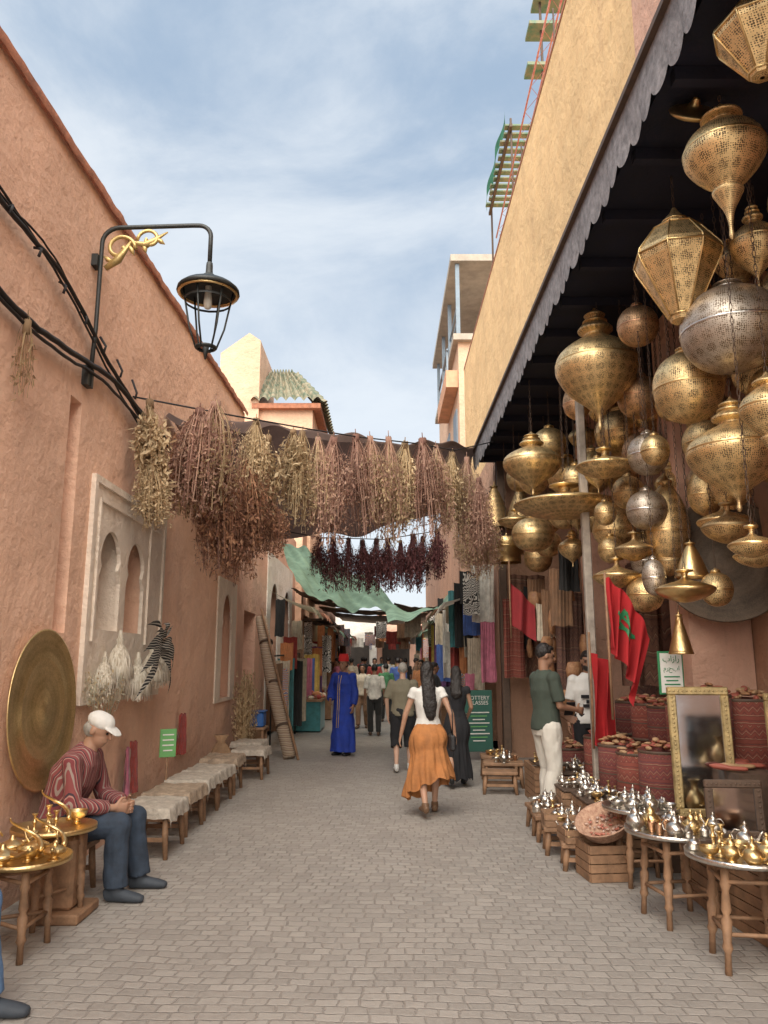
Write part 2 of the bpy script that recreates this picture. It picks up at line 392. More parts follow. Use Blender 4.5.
DEF=dict(pelvis=(0,0,.93),waist=(0,0,1.10),chest=(0,.01,1.29),shoulders=(0,0,1.42),neck=(0,0,1.50),head=(0,.02,1.64),
 hipR=(.095,0,.92),kneeR=(.10,.02,.50),ankR=(.10,-.01,.09),hipL=(-.095,0,.92),kneeL=(-.10,.02,.50),ankL=(-.10,-.01,.09),footR=(.12,1,0),footL=(-.12,1,0),
 shR=(.18,0,1.41),elR=(.235,-.02,1.13),wrR=(.25,.06,.89),shL=(-.18,0,1.41),elL=(-.235,-.02,1.13),wrL=(-.25,.06,.89))
def hand(b,w_,el,side,curl=.5,s=1.0):
    w_=V(w_);d=(w_-V(el)).normalized(); up=V((side,0,0)); n=(up-d*up.dot(d)).normalized()
    sd=d.cross(n).normalized()
    if sd.y<0: sd=-sd
    b.loft([(w_-d*.01,.024*s,.019*s),(w_+d*.03*s,.034*s,.017*s),(w_+d*.065*s,.040*s,.016*s),(w_+d*.09*s,.036*s,.012*s)],right=sd,n=12)
    for i,(o,L) in enumerate(((.032,.072),(.011,.082),(-.011,.076),(-.032,.06))):
        p=w_+d*.082*s+sd*o*s; a=curl*.6; d1=(d*math.cos(a)-n*math.sin(a)+sd*o*2.2).normalized(); q=p+d1*L*.5*s; a2=curl*1.5; d2=(d*math.cos(a2)-n*math.sin(a2)+sd*o*2).normalized(); e=q+d2*L*.5*s
        b.cap2(p,q,.0095*s,.0085*s,8); b.cap2(q,e,.0085*s,.007*s,8)
    p=w_+d*.02*s+sd*.03*s; q=p+(d*.6+sd*.75-n*.35).normalized()*.04*s; e=q+(d*.95+sd*.2-n*.3).normalized()*.032*s; b.cap2(p,q,.013*s,.011*s,8); b.cap2(q,e,.011*s,.008*s,8)
def person(label,loc,yaw,H=1.7,fem=False,P=None,head=(0,0),sk=SK1,top=None,bottom=None,skirt=None,robe=None,hair='short',hairm=HAIRB,hat=None,beard=False,shoes=WOODD,vox=.010,bulk=1.0,grp=None,curl=.5):
    J={k:V(v) for k,v in DEF.items()}
    for k,v in (P or {}).items(): J[k]=V(v)
    T=thing('person',label,'person',loc,rad(yaw),grp,H/1.75)
    sw=.92 if fem else 1.0; J['shR'].x*=sw; J['shL'].x*=sw
    def torso(b,g,hem=.10):
        wst=(.115 if fem else .14)*bulk; hp=(.165 if fem else .155)*bulk; ch=(.145 if fem else .165)*bulk
        t=(J['pelvis']-J['waist']).normalized(); k0=.75 if hem>.05 else 1.0
        rg=[(J['pelvis']+t*hem,(hp*k0+g),((.09 if hem>.05 else .115)*bulk+g)),(J['pelvis']+t*(.02 if hem>.05 else -.02),hp+g,.115*bulk+g),(J['waist'],wst+g,.095*bulk+g),(J['waist'].lerp(J['chest'],.5),(wst+ch)/2+g,.105*bulk+g),(J['chest'],ch+g,.118*bulk+g),(J['shoulders'],.15*bulk+g,.085+g),(J['shoulders'].lerp(J['neck'],.5),.09+g,.062+g),(J['neck'],.056+g*.6,.056+g*.6)]
        b.loft(rg,n=20)
    def arm(b,S,g,f0=0,f1=1):
        s,e,w_=J['sh'+S],J['el'+S],J['wr'+S]; k=.92 if fem else 1
        r=[.050*k+g,.040*k+g,.027*k+g]
        b.sph(s,r[0]+.004)
        if f1<=.5: t=f1*2; b.tube([s,s.lerp(e,t)],[r[0],(r[0]*(1-t)+r[1]*t)+.006],12)
        else: b.cap2(s,e,r[0],r[1]); t=(f1-.5)*2; b.tube([e,e.lerp(w_,t)],[r[1],r[1]*(1-t)+(r[2]+.004)*t],12)
    def leg(b,S,g,f1=1.0,flare=0):
        h_,k_,a_=J['hip'+S],J['knee'+S],J['ank'+S]
        r=[.090*bulk+g,.060*bulk+g,.040+g+flare]
        b.sph(h_,r[0])
        if f1<=.5: t=f1*2; b.tube([h_,h_.lerp(k_,t)],[r[0],r[0]*(1-t)+r[1]*t+.01],14)
        else: b.cap2(h_,k_,r[0],r[1],14); t=(f1-.5)*2; m_=k_.lerp(a_,.3)+V((0,-.012,0)); b.tube([k_,m_,k_.lerp(a_,t)],[r[1],r[1]*.98,r[1]*(1-t)+r[2]*t],14)
    lt=.82 if bottom and bottom[1]>.6 else 1.0
    b=B(); torso(b,-.012)
    for S,sd in (('R',1),('L',-1)):
        b.cap2(J['sh'+S],J['el'+S],.044*sw,.036*sw); b.cap2(J['el'+S],J['wr'+S],.037*sw,.025*sw); hand(b,J['wr'+S],J['el'+S],sd,curl)
        b.cap2(J['hip'+S],J['knee'+S],.08*lt,.052*lt); m_=J['knee'+S].lerp(J['ank'+S],.3)+V((0,-.015,0)); b.cap2(J['knee'+S],m_,.05*lt,.05*lt); b.cap2(m_,J['ank'+S],.05*lt,.032)
        f=V(J['foot'+S]).normalized(); b.cap2(J['ank'+S]+V((0,0,-.045)),J['ank'+S]+V((0,0,-.055))+f*.12,.034,.026)
    hc=J['head']; Rh=M.Rotation(rad(head[0]),3,'Z')@M.Rotation(rad(-head[1]),3,'X'); h=lambda x,y,z:hc+Rh@V((x,y,z))
    b.cap2(J['neck']+(J['neck']-hc).normalized()*.02,h(0,-.02,-.05),.056*sw,.050*sw)
    b.sph(h(0,-.008,.022),(.074,.092,.096),Rh,18); b.sph(h(0,.022,-.045),(.056,.066,.072),Rh,16); b.sph(h(0,.05,-.088),(.028,.026,.022),Rh,10)
    b.cap2(h(0,.085,.015),h(0,.108,-.02),.009,.013,8); b.sph(h(0,.082,-.052),(.024,.012,.009),Rh,10); b.sph(h(0,.082,.034),(.05,.012,.01),Rh,10)
    for s_ in (-1,1): b.sph(h(s_*.076,-.005,-.005),(.010,.02,.032),Rh,10)
    remeshed(b,'body',sk,T,vox,3)
    for s_ in (-1,1): B().sph(h(s_*.030,.083,.010),(.013,.008,.008),Rh,8).obj('eye',EYE,T)
    if hair:
        b=B()
        if hair in('short','long','bun','medium'):
            b.sph(h(0,-.022,.038),(.082,.092,.096),Rh,18); b.sph(h(0,.03,.085),(.06,.05,.032),Rh,12)
        if hair=='fringe': b.sph(h(0,-.035,-.01),(.080,.078,.06),Rh,18)
        if hair in('long','medium'):
            L=.34 if hair=='long' else .14; c0=h(0,-.05,.0); b.loft([(c0+V((0,0,.05)),.078,.055),(c0+V((0,-.02,-.08)),.085,.05),(J['shoulders']+V((0,-.09,.03)),.085,.04),(J['shoulders']+V((.01,-.125,-L*.5)),.085,.035),(J['shoulders']+V((.02,-.12,-L*.85)),.06,.028),(J['shoulders']+V((.03,-.115,-L)),.03,.015)],right=(1,0,0),n=18)
        remeshed(b,'hair',hairm,T,vox,2,.007,34,loc[0])
    if beard:
        b=B(); b.sph(h(0,.03,-.062),(.060,.066,.055),Rh,14); remeshed(b,'beard',hairm,T,vox,1,.003,40)
    for s_ in (-1,1): B().cap2(h(s_*.016,.092,.034),h(s_*.05,.076,.036),.004,.003,6).obj('eyebrow',hairm,T)
    if top:
        m_,sl_,g=top[:3]; b=B(); torso(b,g+.006,.03)
        for S in 'RL':
            if sl_>0: arm(b,S,g*.8,0,sl_)
        remeshed(b,'shirt',m_,T,vox,2,.012,9,loc[1])
    if bottom:
        m_,fr,g=bottom[:3]; fl=bottom[3] if len(bottom)>3 else 0; b=B(); t=(J['pelvis']-J['waist']).normalized()
        b.loft([(J['pelvis']+t*.09,.13*bulk+g,.10*bulk+g),(J['pelvis'],.16*bulk+g,.115*bulk+g),(J['pelvis']-t*.09,.145*bulk+g,.108*bulk+g)],n=20)
        for S in 'RL': leg(b,S,g,fr,fl)
        remeshed(b,'trousers' if fr>.6 else 'shorts',m_,T,vox,2,.010,11,loc[1]+3)
    if robe:
        b=B(); torso(b,.03)
        b.loft([(J['waist'],.17,.135),(J['pelvis'],.19,.155),((0,0,.6),.21,.18),((0,0,.3),.235,.20),((0,0,.07),.25,.21)],n=28,wav=.06,wn=8)
        for S in 'RL': arm(b,S,.03,0,.95)
        remeshed(b,'robe',robe,T,vox,2,.016,8,loc[1])
    if skirt:
        m_,zh,rx,ry,slant=skirt; b=B(); n=96; w0=J['waist'].z-.04; K=22; vs=[];fs=[]
        for i in range(K+1):
            t=i/K
            for j in range(n):
                a=2*math.pi*j/n; hz_=zh+slant*math.cos(a+.8)+.02*math.sin(a*9); z=w0+(hz_-w0)*t; fold=1+.10*t*math.sin(a*8+t*3)+.06*t*math.sin(a*19-t*4)+.04*math.sin(t*9+a*2)*t
                q=t**.8; rxx=(.125*(1-q)+rx*q)+(.050*math.sin(math.pi*min(1,t*2.2))); ryy=(.10*(1-q)+ry*q)+(.040*math.sin(math.pi*min(1,t*2.2)))
                vs.append((rxx*fold*math.cos(a),ryy*fold*math.sin(a)-.03*t,z))
        for i in range(K):
            for j in range(n): fs.append([i*n+j,i*n+(j+1)%n,(i+1)*n+(j+1)%n,(i+1)*n+j])
        b.add(vs,fs,0,True); b.obj('skirt',m_,T)
    for S in 'RL':
        f=V(J['foot'+S]); f.z=0; f.normalize(); sd=f.cross(V((0,0,1))); a=J['ank'+S]; base=V((a.x,a.y,a.z-.09)); b=B()
        b.loft([(base-f*.075+V((0,0,.04)),.02,.03),(base-f*.06+V((0,0,.045)),.036,.045),(base+V((0,0,.05)),.040,.05),(base+f*.07+V((0,0,.038)),.045,.038),(base+f*.14+V((0,0,.03)),.046,.030),(base+f*.185+V((0,0,.024)),.03,.022),(base+f*.195+V((0,0,.022)),.01,.01)],right=sd,n=14)
        b.tube([base+V((0,0,.05)),base+V((0,0,.115))],[.044,.043],12); remeshed(b,'shoe',shoes,T,.010,2)
    if hat:
        kind,m_=hat; b=B()
        if kind=='cap':
            b.sph(h(0,-.012,.058),(.084,.102,.066),Rh,18); b.loft([(h(0,.07,.045),.072,.012),(h(0,.12,.038),.066,.008),(h(0,.158,.024),.042,.006)],right=Rh@V((1,0,0)),n=14); remeshed(b,'cap',m_,T,min(vox,.008),2,.003,20)
        if kind=='fez': b.lathe([(.096,0),(.10,.03),(.082,.14),(.0,.142)],n=20,sub=1,c=h(0,-.015,.055)); b.obj('fez',m_,T)
    return T
DENIM=mat('dark_denim',(.032,.048,.075),.85,var=.4,sc=12); DEN2=mat('blue_denim',(.12,.22,.40),.85,var=.3,sc=12)
STR=stripes('striped_shirt',[(0,(.22,.055,.055)),(.35,(.05,.03,.04)),(.5,(.38,.19,.16)),(.6,(.19,.04,.045)),(.85,(.30,.23,.20))],26,0,distort=.6)
WHC=mat('white_cotton',(.66,.65,.62),.9,var=.08); OLV=mat('olive_shirt',(.19,.17,.12),.9,var=.15); DGR=mat('dark_green_shirt',(.05,.065,.05),.9,var=.2); BLK=mat('black_dress_cloth',(.014,.014,.017),.9,var=.3)
OCH=mat('rust_skirt_cloth',(.42,.17,.055),.85,var=.35,sc=6); RB=mat('royal_blue_cloth',(.015,.045,.33),.8,var=.3,sc=5); REDF=mat('red_felt',(.6,.03,.03),.9,var=.1); WTR=mat('off_white_trousers',(.60,.57,.51),.9,var=.1); SHB=mat('black_shoe',(.015,.015,.017),.5); SHG=mat('grey_blue_sneaker',(.045,.055,.07),.7); SHW=mat('white_sneaker',(.6,.6,.58),.6); TANB=mat('tan_boot',(.16,.09,.05),.6)
CC={'blue':(.05,.10,.30),'teal':(.06,.22,.24),'pink':(.48,.15,.22),'white':(.65,.63,.57),'red':(.36,.06,.05),'yellow':(.55,.38,.10),'purple':(.18,.08,.22),'black':(.02,.02,.02),'orange':(.5,.2,.08),'cream':(.50,.43,.33),'brown':(.2,.11,.06),'green':(.06,.20,.09)}
CM={k_:mat('fabric_'+k_,v,.9,var=.35,sc=8,sheen=.2) for k_,v in CC.items()}
SEAT=dict(pelvis=(0,0,.43),waist=(0,.01,.58),chest=(0,.07,.75),shoulders=(0,.13,.88),neck=(0,.17,.945),head=(0,.225,1.065),
 hipR=(.10,.02,.43),kneeR=(.15,.46,.47),ankR=(.17,.46,.09),hipL=(-.10,.02,.43),kneeL=(-.13,.47,.47),ankL=(-.13,.52,.09),footR=(.1,1,0),footL=(-.05,1,0),
 shR=(.19,.13,.865),elR=(.26,.17,.60),wrR=(.09,.39,.565),shL=(-.19,.13,.865),elL=(-.25,.19,.60),wrL=(-.06,.42,.57))
person('elderly man in white cap, striped shirt and jeans sitting hunched',(-2.22,5.58,0),-90,1.76,P=SEAT,head=(-12,24),sk=SK1,top=(STR,.93,.024),bottom=(DENIM,1,.016,.02),hair='fringe',hairm=GREYH,hat=('cap',WHC),shoes=SHG,vox=.007,curl=.7,bulk=1.04)
P2=dict(SEAT); P2.update(chest=(0,-.02,.78),shoulders=(0,-.02,.92),neck=(0,-.01,1.0),head=(0,.02,1.14),waist=(0,-.01,.6),shR=(.18,-.02,.91),shL=(-.18,-.02,.91),elR=(.24,.02,.64),elL=(-.24,.02,.64),wrR=(.13,.24,.56),wrL=(-.13,.24,.56))
person('seated person in light blue jeans on a low stool',(-2.28,3.62,0),-90,1.75,P=P2,top=(WHC,.9,.02),bottom=(DEN2,1,.016,.02),shoes=SHG,vox=.01)
person('man in dark green shirt and white trousers standing at stall',(1.62,7.95,0),-72,1.70,P=dict(elR=(.22,.04,1.14),wrR=(.16,.26,1.10),elL=(-.22,.03,1.13),wrL=(-.12,.27,1.02),kneeL=(-.11,.07,.5),ankL=(-.12,.05,.09),ankR=(.10,-.07,.09)),head=(-14,10),sk=SK2,top=(DGR,.42,.022),bottom=(WTR,1,.022,.02),shoes=SHB,vox=.008,hair='short')
m2=person('bearded man in white and black shirt behind the stall',(2.36,9.1,0),168,1.64,head=(0,12),sk=SK2,top=(WHC,.42,.022),bottom=(BLK,1,.025,.01),hair='short',beard=True,vox=.009)
for q,(dx,dz,ww,hh_) in enumerate(((-.05,1.27,.10,.05),(.03,1.22,.14,.04),(-.02,1.16,.12,.04),(.04,1.11,.08,.04))):
    B().box((dx,.156,dz),(ww,.008,hh_)).obj('shirt_print',BLK,m2)
STRD=dict(kneeR=(.10,.12,.51),ankR=(.09,.16,.10),kneeL=(-.09,-.03,.50),ankL=(-.08,-.30,.16),elR=(.27,-.09,1.15),wrR=(.31,-.06,.90),elL=(-.27,.02,1.14),wrL=(-.32,.08,.90))
person('woman with long dark hair in white top and orange skirt',(.46,8.3,0),4,1.52,True,STRD,head=(-15,5),sk=SK1,top=(WHC,.14,.010),skirt=(OCH,.30,.28,.25,.14),hair='long',shoes=TANB,vox=.008)
person('woman with dark hair in long black dress walking away',(.92,10.1,0),-6,1.46,True,dict(STRD,elR=(.23,.05,1.15),wrR=(.18,.2,1.02)),head=(10,5),sk=SK1,top=(BLK,.1,.010),skirt=(BLK,.1,.21,.18,.02),hair='medium',shoes=SHB)
person('man in olive shirt and dark shorts walking away',(.27,11.4,0),0,1.50,False,dict(kneeR=(.11,.08,.5),ankR=(.11,.08,.1),kneeL=(-.11,-.01,.5),ankL=(-.11,-.15,.11),elL=(-.27,-.02,1.15),elR=(.27,-.02,1.15)),sk=SK3,top=(OLV,.45,.03),bottom=(BLK,.52,.03),hair='short',hairm=GREYH,shoes=SHW,bulk=1.08)
T=person('man in royal blue robe and red fez standing',(-.68,13.3,0),150,1.58,False,dict(elR=(.26,.04,1.15),wrR=(.16,.2,1.0)),sk=SK2,robe=RB,hair='fringe',hat=('fez',REDF),shoes=SHB,bulk=1.05)
for x_ in (-.02,.02): B().tube([(x_*1.5,.12,1.44),(x_,.165,1.28),(x_,.172,1.0),(x_,.205,.5)],.006,6).obj('robe_trim',CM['yellow'],T)
random.seed(71)
FARP=[(-.2,16.6,0,1.45,'white','black','man in white shirt and dark trousers walking away'),(-.5,18.4,170,1.45,'cream','brown','person in cream top walking toward viewer'),(.05,20.2,10,1.45,'green','black','person in green top walking away'),(-1.0,21,180,1.5,'brown','black','person in brown top walking toward viewer'),(.4,22.5,0,1.6,'blue','black','person in blue top walking away'),(-.3,25,180,1.6,'red','black','person in red top walking toward viewer'),(.95,15.0,-80,1.5,'black','brown','person in black top looking at a stall'),(.15,27,0,1.65,'white','blue','person in white top walking away'),(-.7,29,0,1.65,'black','black','person in black clothes walking away'),(.9,19,150,1.55,'orange','black','person in orange top beside the stalls'),(.5,30,0,1.65,'yellow','black','person in yellow top walking away'),
(-1.4,23.5,90,1.6,'pink','black','person in pink top at a stall'),(1.0,24.5,-90,1.6,'brown','blue','person in brown top at a stall'),(-.1,31.5,180,1.65,'teal','black','person in teal top walking toward viewer'),(.75,27.5,10,1.6,'black','brown','person in black top walking away'),(-1.1,26.5,20,1.6,'cream','blue','person in cream top walking away'),(-.9,33,0,1.65,'red','black','person in red top walking away'),(.2,34.5,180,1.65,'black','blue','person in black top walking toward viewer'),(.7,33,180,1.65,'white','black','person in white top walking toward viewer')]
for (x,y,yw,H_,a,c,lb_) in FARP:
    s_=U(-.12,.12)
    person(lb_,(x,y,0),yw,H_,False,dict(kneeR=(.1,.06+s_*.3,.5),ankR=(.1,s_,.1),ankL=(-.1,-s_,.1)),top=(CM[a],random.choice((.45,.95)),.025),bottom=(CM[c],1,.02,.01),vox=.015,sk=random.choice((SK1,SK2,SK3)),grp='people walking down the lane')
T=thing('handbag','small dark handbag carried at the hip','bag',(.70,8.22,.72)); B().box((0,0,0),(.07,.22,.16),bev=.02).obj('bag_body',SHB,T); B().tube([(0,-.09,.07),(0,-.08,.3),(-.02,0,.42),(0,.08,.3),(0,.09,.07)],.006,6).obj('strap',SHB,T)
o=B().box((0,0,0),(.10,.012,.15),bev=.004).obj('phone',SHB); o.location=(1.87,7.98,1.07); o.rotation_euler=(.5,0,.3); tag(o,'dark phone held by the standing man','phone')
# ------------------------------------------------------------ ground
g=B().grid(lambda u,v:V((-200+400*u,-150+500*v,0)),8,8,sm=False).obj('ground',ground_mat()); g['kind']='structure'
# ------------------------------------------------------------ buildings
def wall_open(b,x,ys,zt,ops,depth,mi=0):
    y0,y1=ys; Y=sorted(set([y0,y1]+[o[0] for o in ops]+[o[1] for o in ops]+[y0+(y1-y0)*i/10 for i in range(11)]))
    Z=sorted(set([0,4.6]+[o[2] for o in ops]+[o[3] for o in ops]))
    for a,c in zip(Y[:-1],Y[1:]):
        for d,e in list(zip(Z[:-1],Z[1:]))+[(Z[-1],None)]:
            my=(a+c)/2; mz=(d+(e if e else d+.1))/2
            if e and any(o[0]<my<o[1] and o[2]<mz<o[3] for o in ops): continue
            e0=e if e else zt(a); e1=e if e else zt(c)
            b.add([(x,a,d),(x,c,d),(x,c,e1),(x,a,e0)],[[0,1,2,3]],mi)
    X=x+depth
    for a,c,d,e in ops:
        b.add([(x,a,d),(x,c,d),(x,c,e),(x,a,e),(X,a,d),(X,c,d),(X,c,e),(X,a,e)],[[0,1,5,4],[1,2,6,5],[2,3,7,6],[3,0,4,7],[4,5,6,7]],mi)
def arch_plate(b,x,y0,y1,z0,z1,ay0,ay1,az0,azs,th=.03,mi=0,n=16):
    r=(ay1-ay0)/2; cy=(ay0+ay1)/2; R2=r*1.12
    b.bx(x,x+th,y0,ay0,z0,z1,mi); b.bx(x,x+th,ay1,y1,z0,z1,mi)
    def az(y):
        q=abs(y-cy)/r; return azs+R2*math.sqrt(max(0,1-q*q))*1.12
    for i in range(n):
        a=ay0+(ay1-ay0)*i/n; c=ay0+(ay1-ay0)*(i+1)/n; p,q=az(a),az(c)
        b.add([(x,a,p),(x,c,q),(x,c,z1),(x,a,z1),(x+th,a,p),(x+th,c,q),(x+th,c,z1),(x+th,a,z1)],[[0,1,2,3],[4,7,6,5],[0,4,5,1]],mi)
    if az0>z0: b.bx(x+.001,x+th-.001,ay0,ay1,z0,az0,mi)
    for yy,sg in ((ay0,1),(ay1,-1)):
        b.add([(x+.002,yy,azs-.10),(x+.002,yy+sg*.06,azs+.01),(x+.002,yy,azs+.12),(x+th-.002,yy,azs-.10),(x+th-.002,yy+sg*.06,azs+.01),(x+th-.002,yy,azs+.12)],[[0,1,2],[5,4,3],[0,3,4,1],[1,4,5,2]],mi)
lh=thing('plastered_house','long salmon pink plastered house with red coping','building',(-2.4,0,0))
zt=lambda y:5.33+(y-4)*.045
b=B(); wall_open(b,-2.4,(-4,12.7),zt,[(5.62,5.84,1.75,3.55),(6.38,7.66,1.75,2.85),(11.3,12.3,1.0,2.65)],-.22)
b.add([(-2.4,12.7,0),(-6,12.7,0),(-6,12.7,zt(12.7)),(-2.4,12.7,zt(12.7))],[[0,1,2,3]])
b.add([(-2.4,-4,zt(-4)),(-2.4,12.7,zt(12.7)),(-6,12.7,zt(12.7)),(-6,-4,zt(-4))],[[0,1,2,3]])
b.obj('wall',PINK,lh,True)
b=B()
def cop(u,v):
    y=-4+16.75*u; z=zt(y)+.02*noise.noise(V((y*2,0,0)))+.012*noise.noise(V((y*9,v,0)))
    pr=[(-2.36,-.03),(-2.345,.03),(-2.38,.06),(-2.6,.08)][int(round(v*3))]
    return V((pr[0]+.012*noise.noise(V((y*6,3,0))),y,z+pr[1]))
b.grid(cop,220,3); b.obj('coping',COPING,lh,True)
b=B(); arch_plate(b,-2.415,6.15,7.01,1.2,3.06,6.40,6.93,1.8,2.32,th=.035); arch_plate(b,-2.415,7.01,8.25,1.2,3.06,7.09,7.62,1.8,2.32,th=.035)
for a,c,d,e in ((6.15,8.25,3.0,3.06),(6.15,8.25,1.2,1.26),(6.15,6.21,1.26,3.0),(8.19,8.25,1.26,3.0),(6.3,8.1,2.86,2.885),(6.3,6.325,1.7,2.86),(7.72,7.745,1.7,2.86)):
    b.bx(-2.385,-2.36,a,c,d,e)
b.obj('carved_window_surround',CREAM,lh,True)
B().bx(-2.612,-2.605,6.40,7.64,1.77,2.83).obj('niche_back',CREAM,lh,True)
b=B(); b.bx(-2.60,-2.42,6.965,7.05,1.76,2.84); b.bx(-2.60,-2.395,6.395,7.64,1.755,1.80); b.obj('niche_pier',CREAM,lh,True)
b=B(); arch_plate(b,-2.41,11.1,12.5,.95,2.75,11.45,12.15,1.0,2.1,th=.03); b.obj('carved_window_surround',CREAM,lh,True)
h=thing('arched_house','pink and white house with tall arched doorways','building',(-2.4,12.7,0))
b=B(); wall_open(b,-2.42,(12.72,21),lambda y:4.75,[(13.4,14.6,0,2.4),(16.2,17.7,0,3.3),(18.4,19.9,0,3.3)],-.35); b.bx(-6,-2.8,12.74,21,3.3,4.74); b.obj('wall',PINK2,h,True)
b=B(); arch_plate(b,-2.4,15.9,18.05,0,3.8,16.35,17.55,0,2.45,th=-.03); b.obj('arch_surround',WHITEP,h,True)
b=B(); arch_plate(b,-2.4,18.05,20.2,0,3.8,18.5,19.7,0,2.45,th=-.03); b.obj('arch_surround',WHITEP,h,True)
B().bx(-2.75,-2.7,16.3,17.6,0,3.25).obj('door',WHITEP,h,True); B().bx(-2.75,-2.7,18.45,19.8,0,3.25).obj('door',WOOD,h,True)
h=thing('shop_house','rust red shop house with dark open shopfronts','building',(-2.3,21,0))
b=B(); wall_open(b,-2.25,(21.02,36),lambda y:5.2,[(21.6,24.4,0,2.5),(25.2,28.2,0,2.5),(29,32,0,2.5),(32.8,35,0,2.5)],-1.2); b.bx(-7,-3.46,21.02,36,0,5.2); b.obj('wall',RUST,h,True)
for y in (23,26.7,30.5,34): B().bx(-2.24,-1.5,y-1.6,y+1.6,2.62,2.68).obj('shop_canopy',WOODD,h,True)
h=thing('ochre_tower','tall pinkish ochre plastered block with sloped parapet','building',(-4.3,22,0))
b=B(); b.bx(-4.95,-3.75,22,25,0,10.5); b.add([(-4.95,22,10.5),(-3.75,22,10.5),(-3.75,22,11.1),(-4.1,22,11.35),(-4.95,22,10.7),(-4.95,25,10.5),(-3.75,25,10.5),(-3.75,25,11.1),(-4.1,25,11.35),(-4.95,25,10.7)],[[0,1,2,3,4],[9,8,7,6,5],[1,6,7,2],[2,7,8,3],[3,8,9,4],[4,9,5,0]]); b.obj('wall',TOWERP,h,True)
h=thing('tiled_house','ochre house with green tiled hipped roof','building',(-2.8,22,0))
b=B(); b.bx(-3.9,-2.15,22.2,25.5,0,9.1); b.obj('wall',TOWERP,h,True)
k=N('green_roof_tiles'); tcn=k.n('ShaderNodeTexCoord').outputs['Object']; n1=k.n('ShaderNodeTexNoise',{'Vector':tcn,'Scale':6,'Detail':6}).outputs[0]
f=k.n('ShaderNodeMapRange',{0:n1,1:.35,2:.65}).outputs[0]; k.l(k.mix(f,(.085,.12,.08),(.30,.25,.17)),k.b.inputs['Base Color']); k.b.inputs['Roughness'].default_value=.8; TILE=k.m
b=B()
def slope(A,Bp,C,D,nt,nr):
    A,Bp,C,D=map(V,(A,Bp,C,D)); nn=(Bp-A).cross(C-A).normalized()
    if nn.z<0: nn=-nn
    def fn(u,v):
        p=(A.lerp(Bp,u)).lerp(D.lerp(C,u),v); ph=v*nr; st=(ph-int(ph))
        return p+nn*(.13*abs(math.sin(u*nt*math.pi))+.06*(1-st))
    b.grid(fn,nt*8,nr*3)
slope((-4.0,21.95,9.1),(-1.85,21.95,9.1),(-2.95,23.8,10.7),(-3.7,23.8,10.7),8,7)
slope((-1.85,21.95,9.1),(-1.85,25.7,9.1),(-2.95,23.9,10.7),(-2.95,23.8,10.7),13,7)
b.obj('roof',TILE,h,True)
b=B(); b.bx(-3.95,-1.9,21.97,25.6,8.95,9.1); b.obj('eave',COPING,h,True)
mh=thing('market_hall','ochre market building with deep dark canopy over lantern shop','building',(2.0,4,0))
B().bx(2.0,7,5.25,18.2,5.05,8.65).obj('wall',OCHRE,mh,True)
B().bx(1.96,7,-3,5.22,5.05,9.6).obj('wall',PINK2,mh,True)
B().bx(1.99,2.05,5.25,18.2,8.652,8.70).obj('parapet_cap',COPING,mh,True)
B().bx(3.32,3.7,-3,13.2,0,5.04).obj('back_wall',RUST,mh,True); B().bx(2.0,3.30,13.0,13.3,0,5.04).obj('end_wall',RUST,mh,True)
for (x0,y0,y1) in ((2.75,7.0,7.45),(2.75,10.2,10.7),(2.9,3.2,3.7)): B().bx(x0,3.31,y0,y1,0,4.9).obj('pier',PINK2,mh,True)
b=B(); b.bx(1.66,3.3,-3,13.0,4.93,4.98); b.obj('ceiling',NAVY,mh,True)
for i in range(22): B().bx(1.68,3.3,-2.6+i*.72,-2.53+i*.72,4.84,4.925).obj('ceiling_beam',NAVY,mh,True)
b=B(); nT=72
for i in range(nT):
    y0=-3+i*16.3/nT; L=16.3/nT; x=1.6; seg=8
    for a in range(seg):
        u0,u1=a/seg,(a+1)/seg; z0=4.86-.075*math.sin(math.pi*u0)**.7; z1=4.86-.075*math.sin(math.pi*u1)**.7 if a<seg-1 else 4.86
        j0=.012*math.sin((y0+L*u0)*9); j1=.012*math.sin((y0+L*u1)*9)
        b.add([(x+j0,y0+L*u0,z0),(x+j1,y0+L*u1,z1),(x-.02,y0+L*u1,5.12),(x-.02,y0+L*u0,5.12)],[[0,1,2,3]])
b.obj('scalloped_valance',VAL,mh,True)
b=B(); b.bx(1.54,1.66,-3,13.3,5.12,5.16); b.bx(1.66,2.0,-3,13.3,5.06,5.12); b.obj('canopy_edge',WOODD,mh,True)
h=thing('corner_shop_house','rust plastered shop house hung with goods','building',(2.0,13.3,0))
b=B(); wall_open(b,1.98,(13.32,20),lambda y:5.3,[(13.9,15.6,0,2.6),(16.3,18.9,0,2.7)],1.0); b.bx(3.0,6,13.32,20,0,5.0); b.obj('wall',RUST,h,True)
h=thing('shop_house','pink shop house with open shopfronts','building',(2.0,20,0))
b=B(); wall_open(b,1.95,(20.02,36),lambda y:6.2,[(20.8,23.6,0,2.5),(24.6,27.4,0,2.5),(28.4,31.2,0,2.5)],1.0); b.bx(2.98,6,20.02,36,0,6.2); b.obj('wall',RUST,h,True)
h=thing('balcony_house','unfinished upper storeys with blue frame and orange balcony','building',(3.4,22,0))
b=B(); b.bx(2.1,6.5,20.5,28,6.2,10.4); b.bx(3.4,6.5,22.5,28,10.4,12.6); b.obj('wall',TOWERP,h,True)
CONC=mat('concrete',(.42,.37,.31),.9)
B().bx(1.9,6.6,20.2,28.5,12.75,12.95).obj('roof_slab',CONC,h,True); B().bx(1.95,6.5,20.3,28.2,10.4,10.58).obj('floor_slab',CONC,h,True)
for y in (20.4,23,25.5,28): B().box((2.1,y,11.65),(.11,.11,2.15)).obj('terrace_post',BLUEW,h,True)
B().box((3.3,20.4,11.65),(.11,.11,2.15)).obj('terrace_post',BLUEW,h,True)
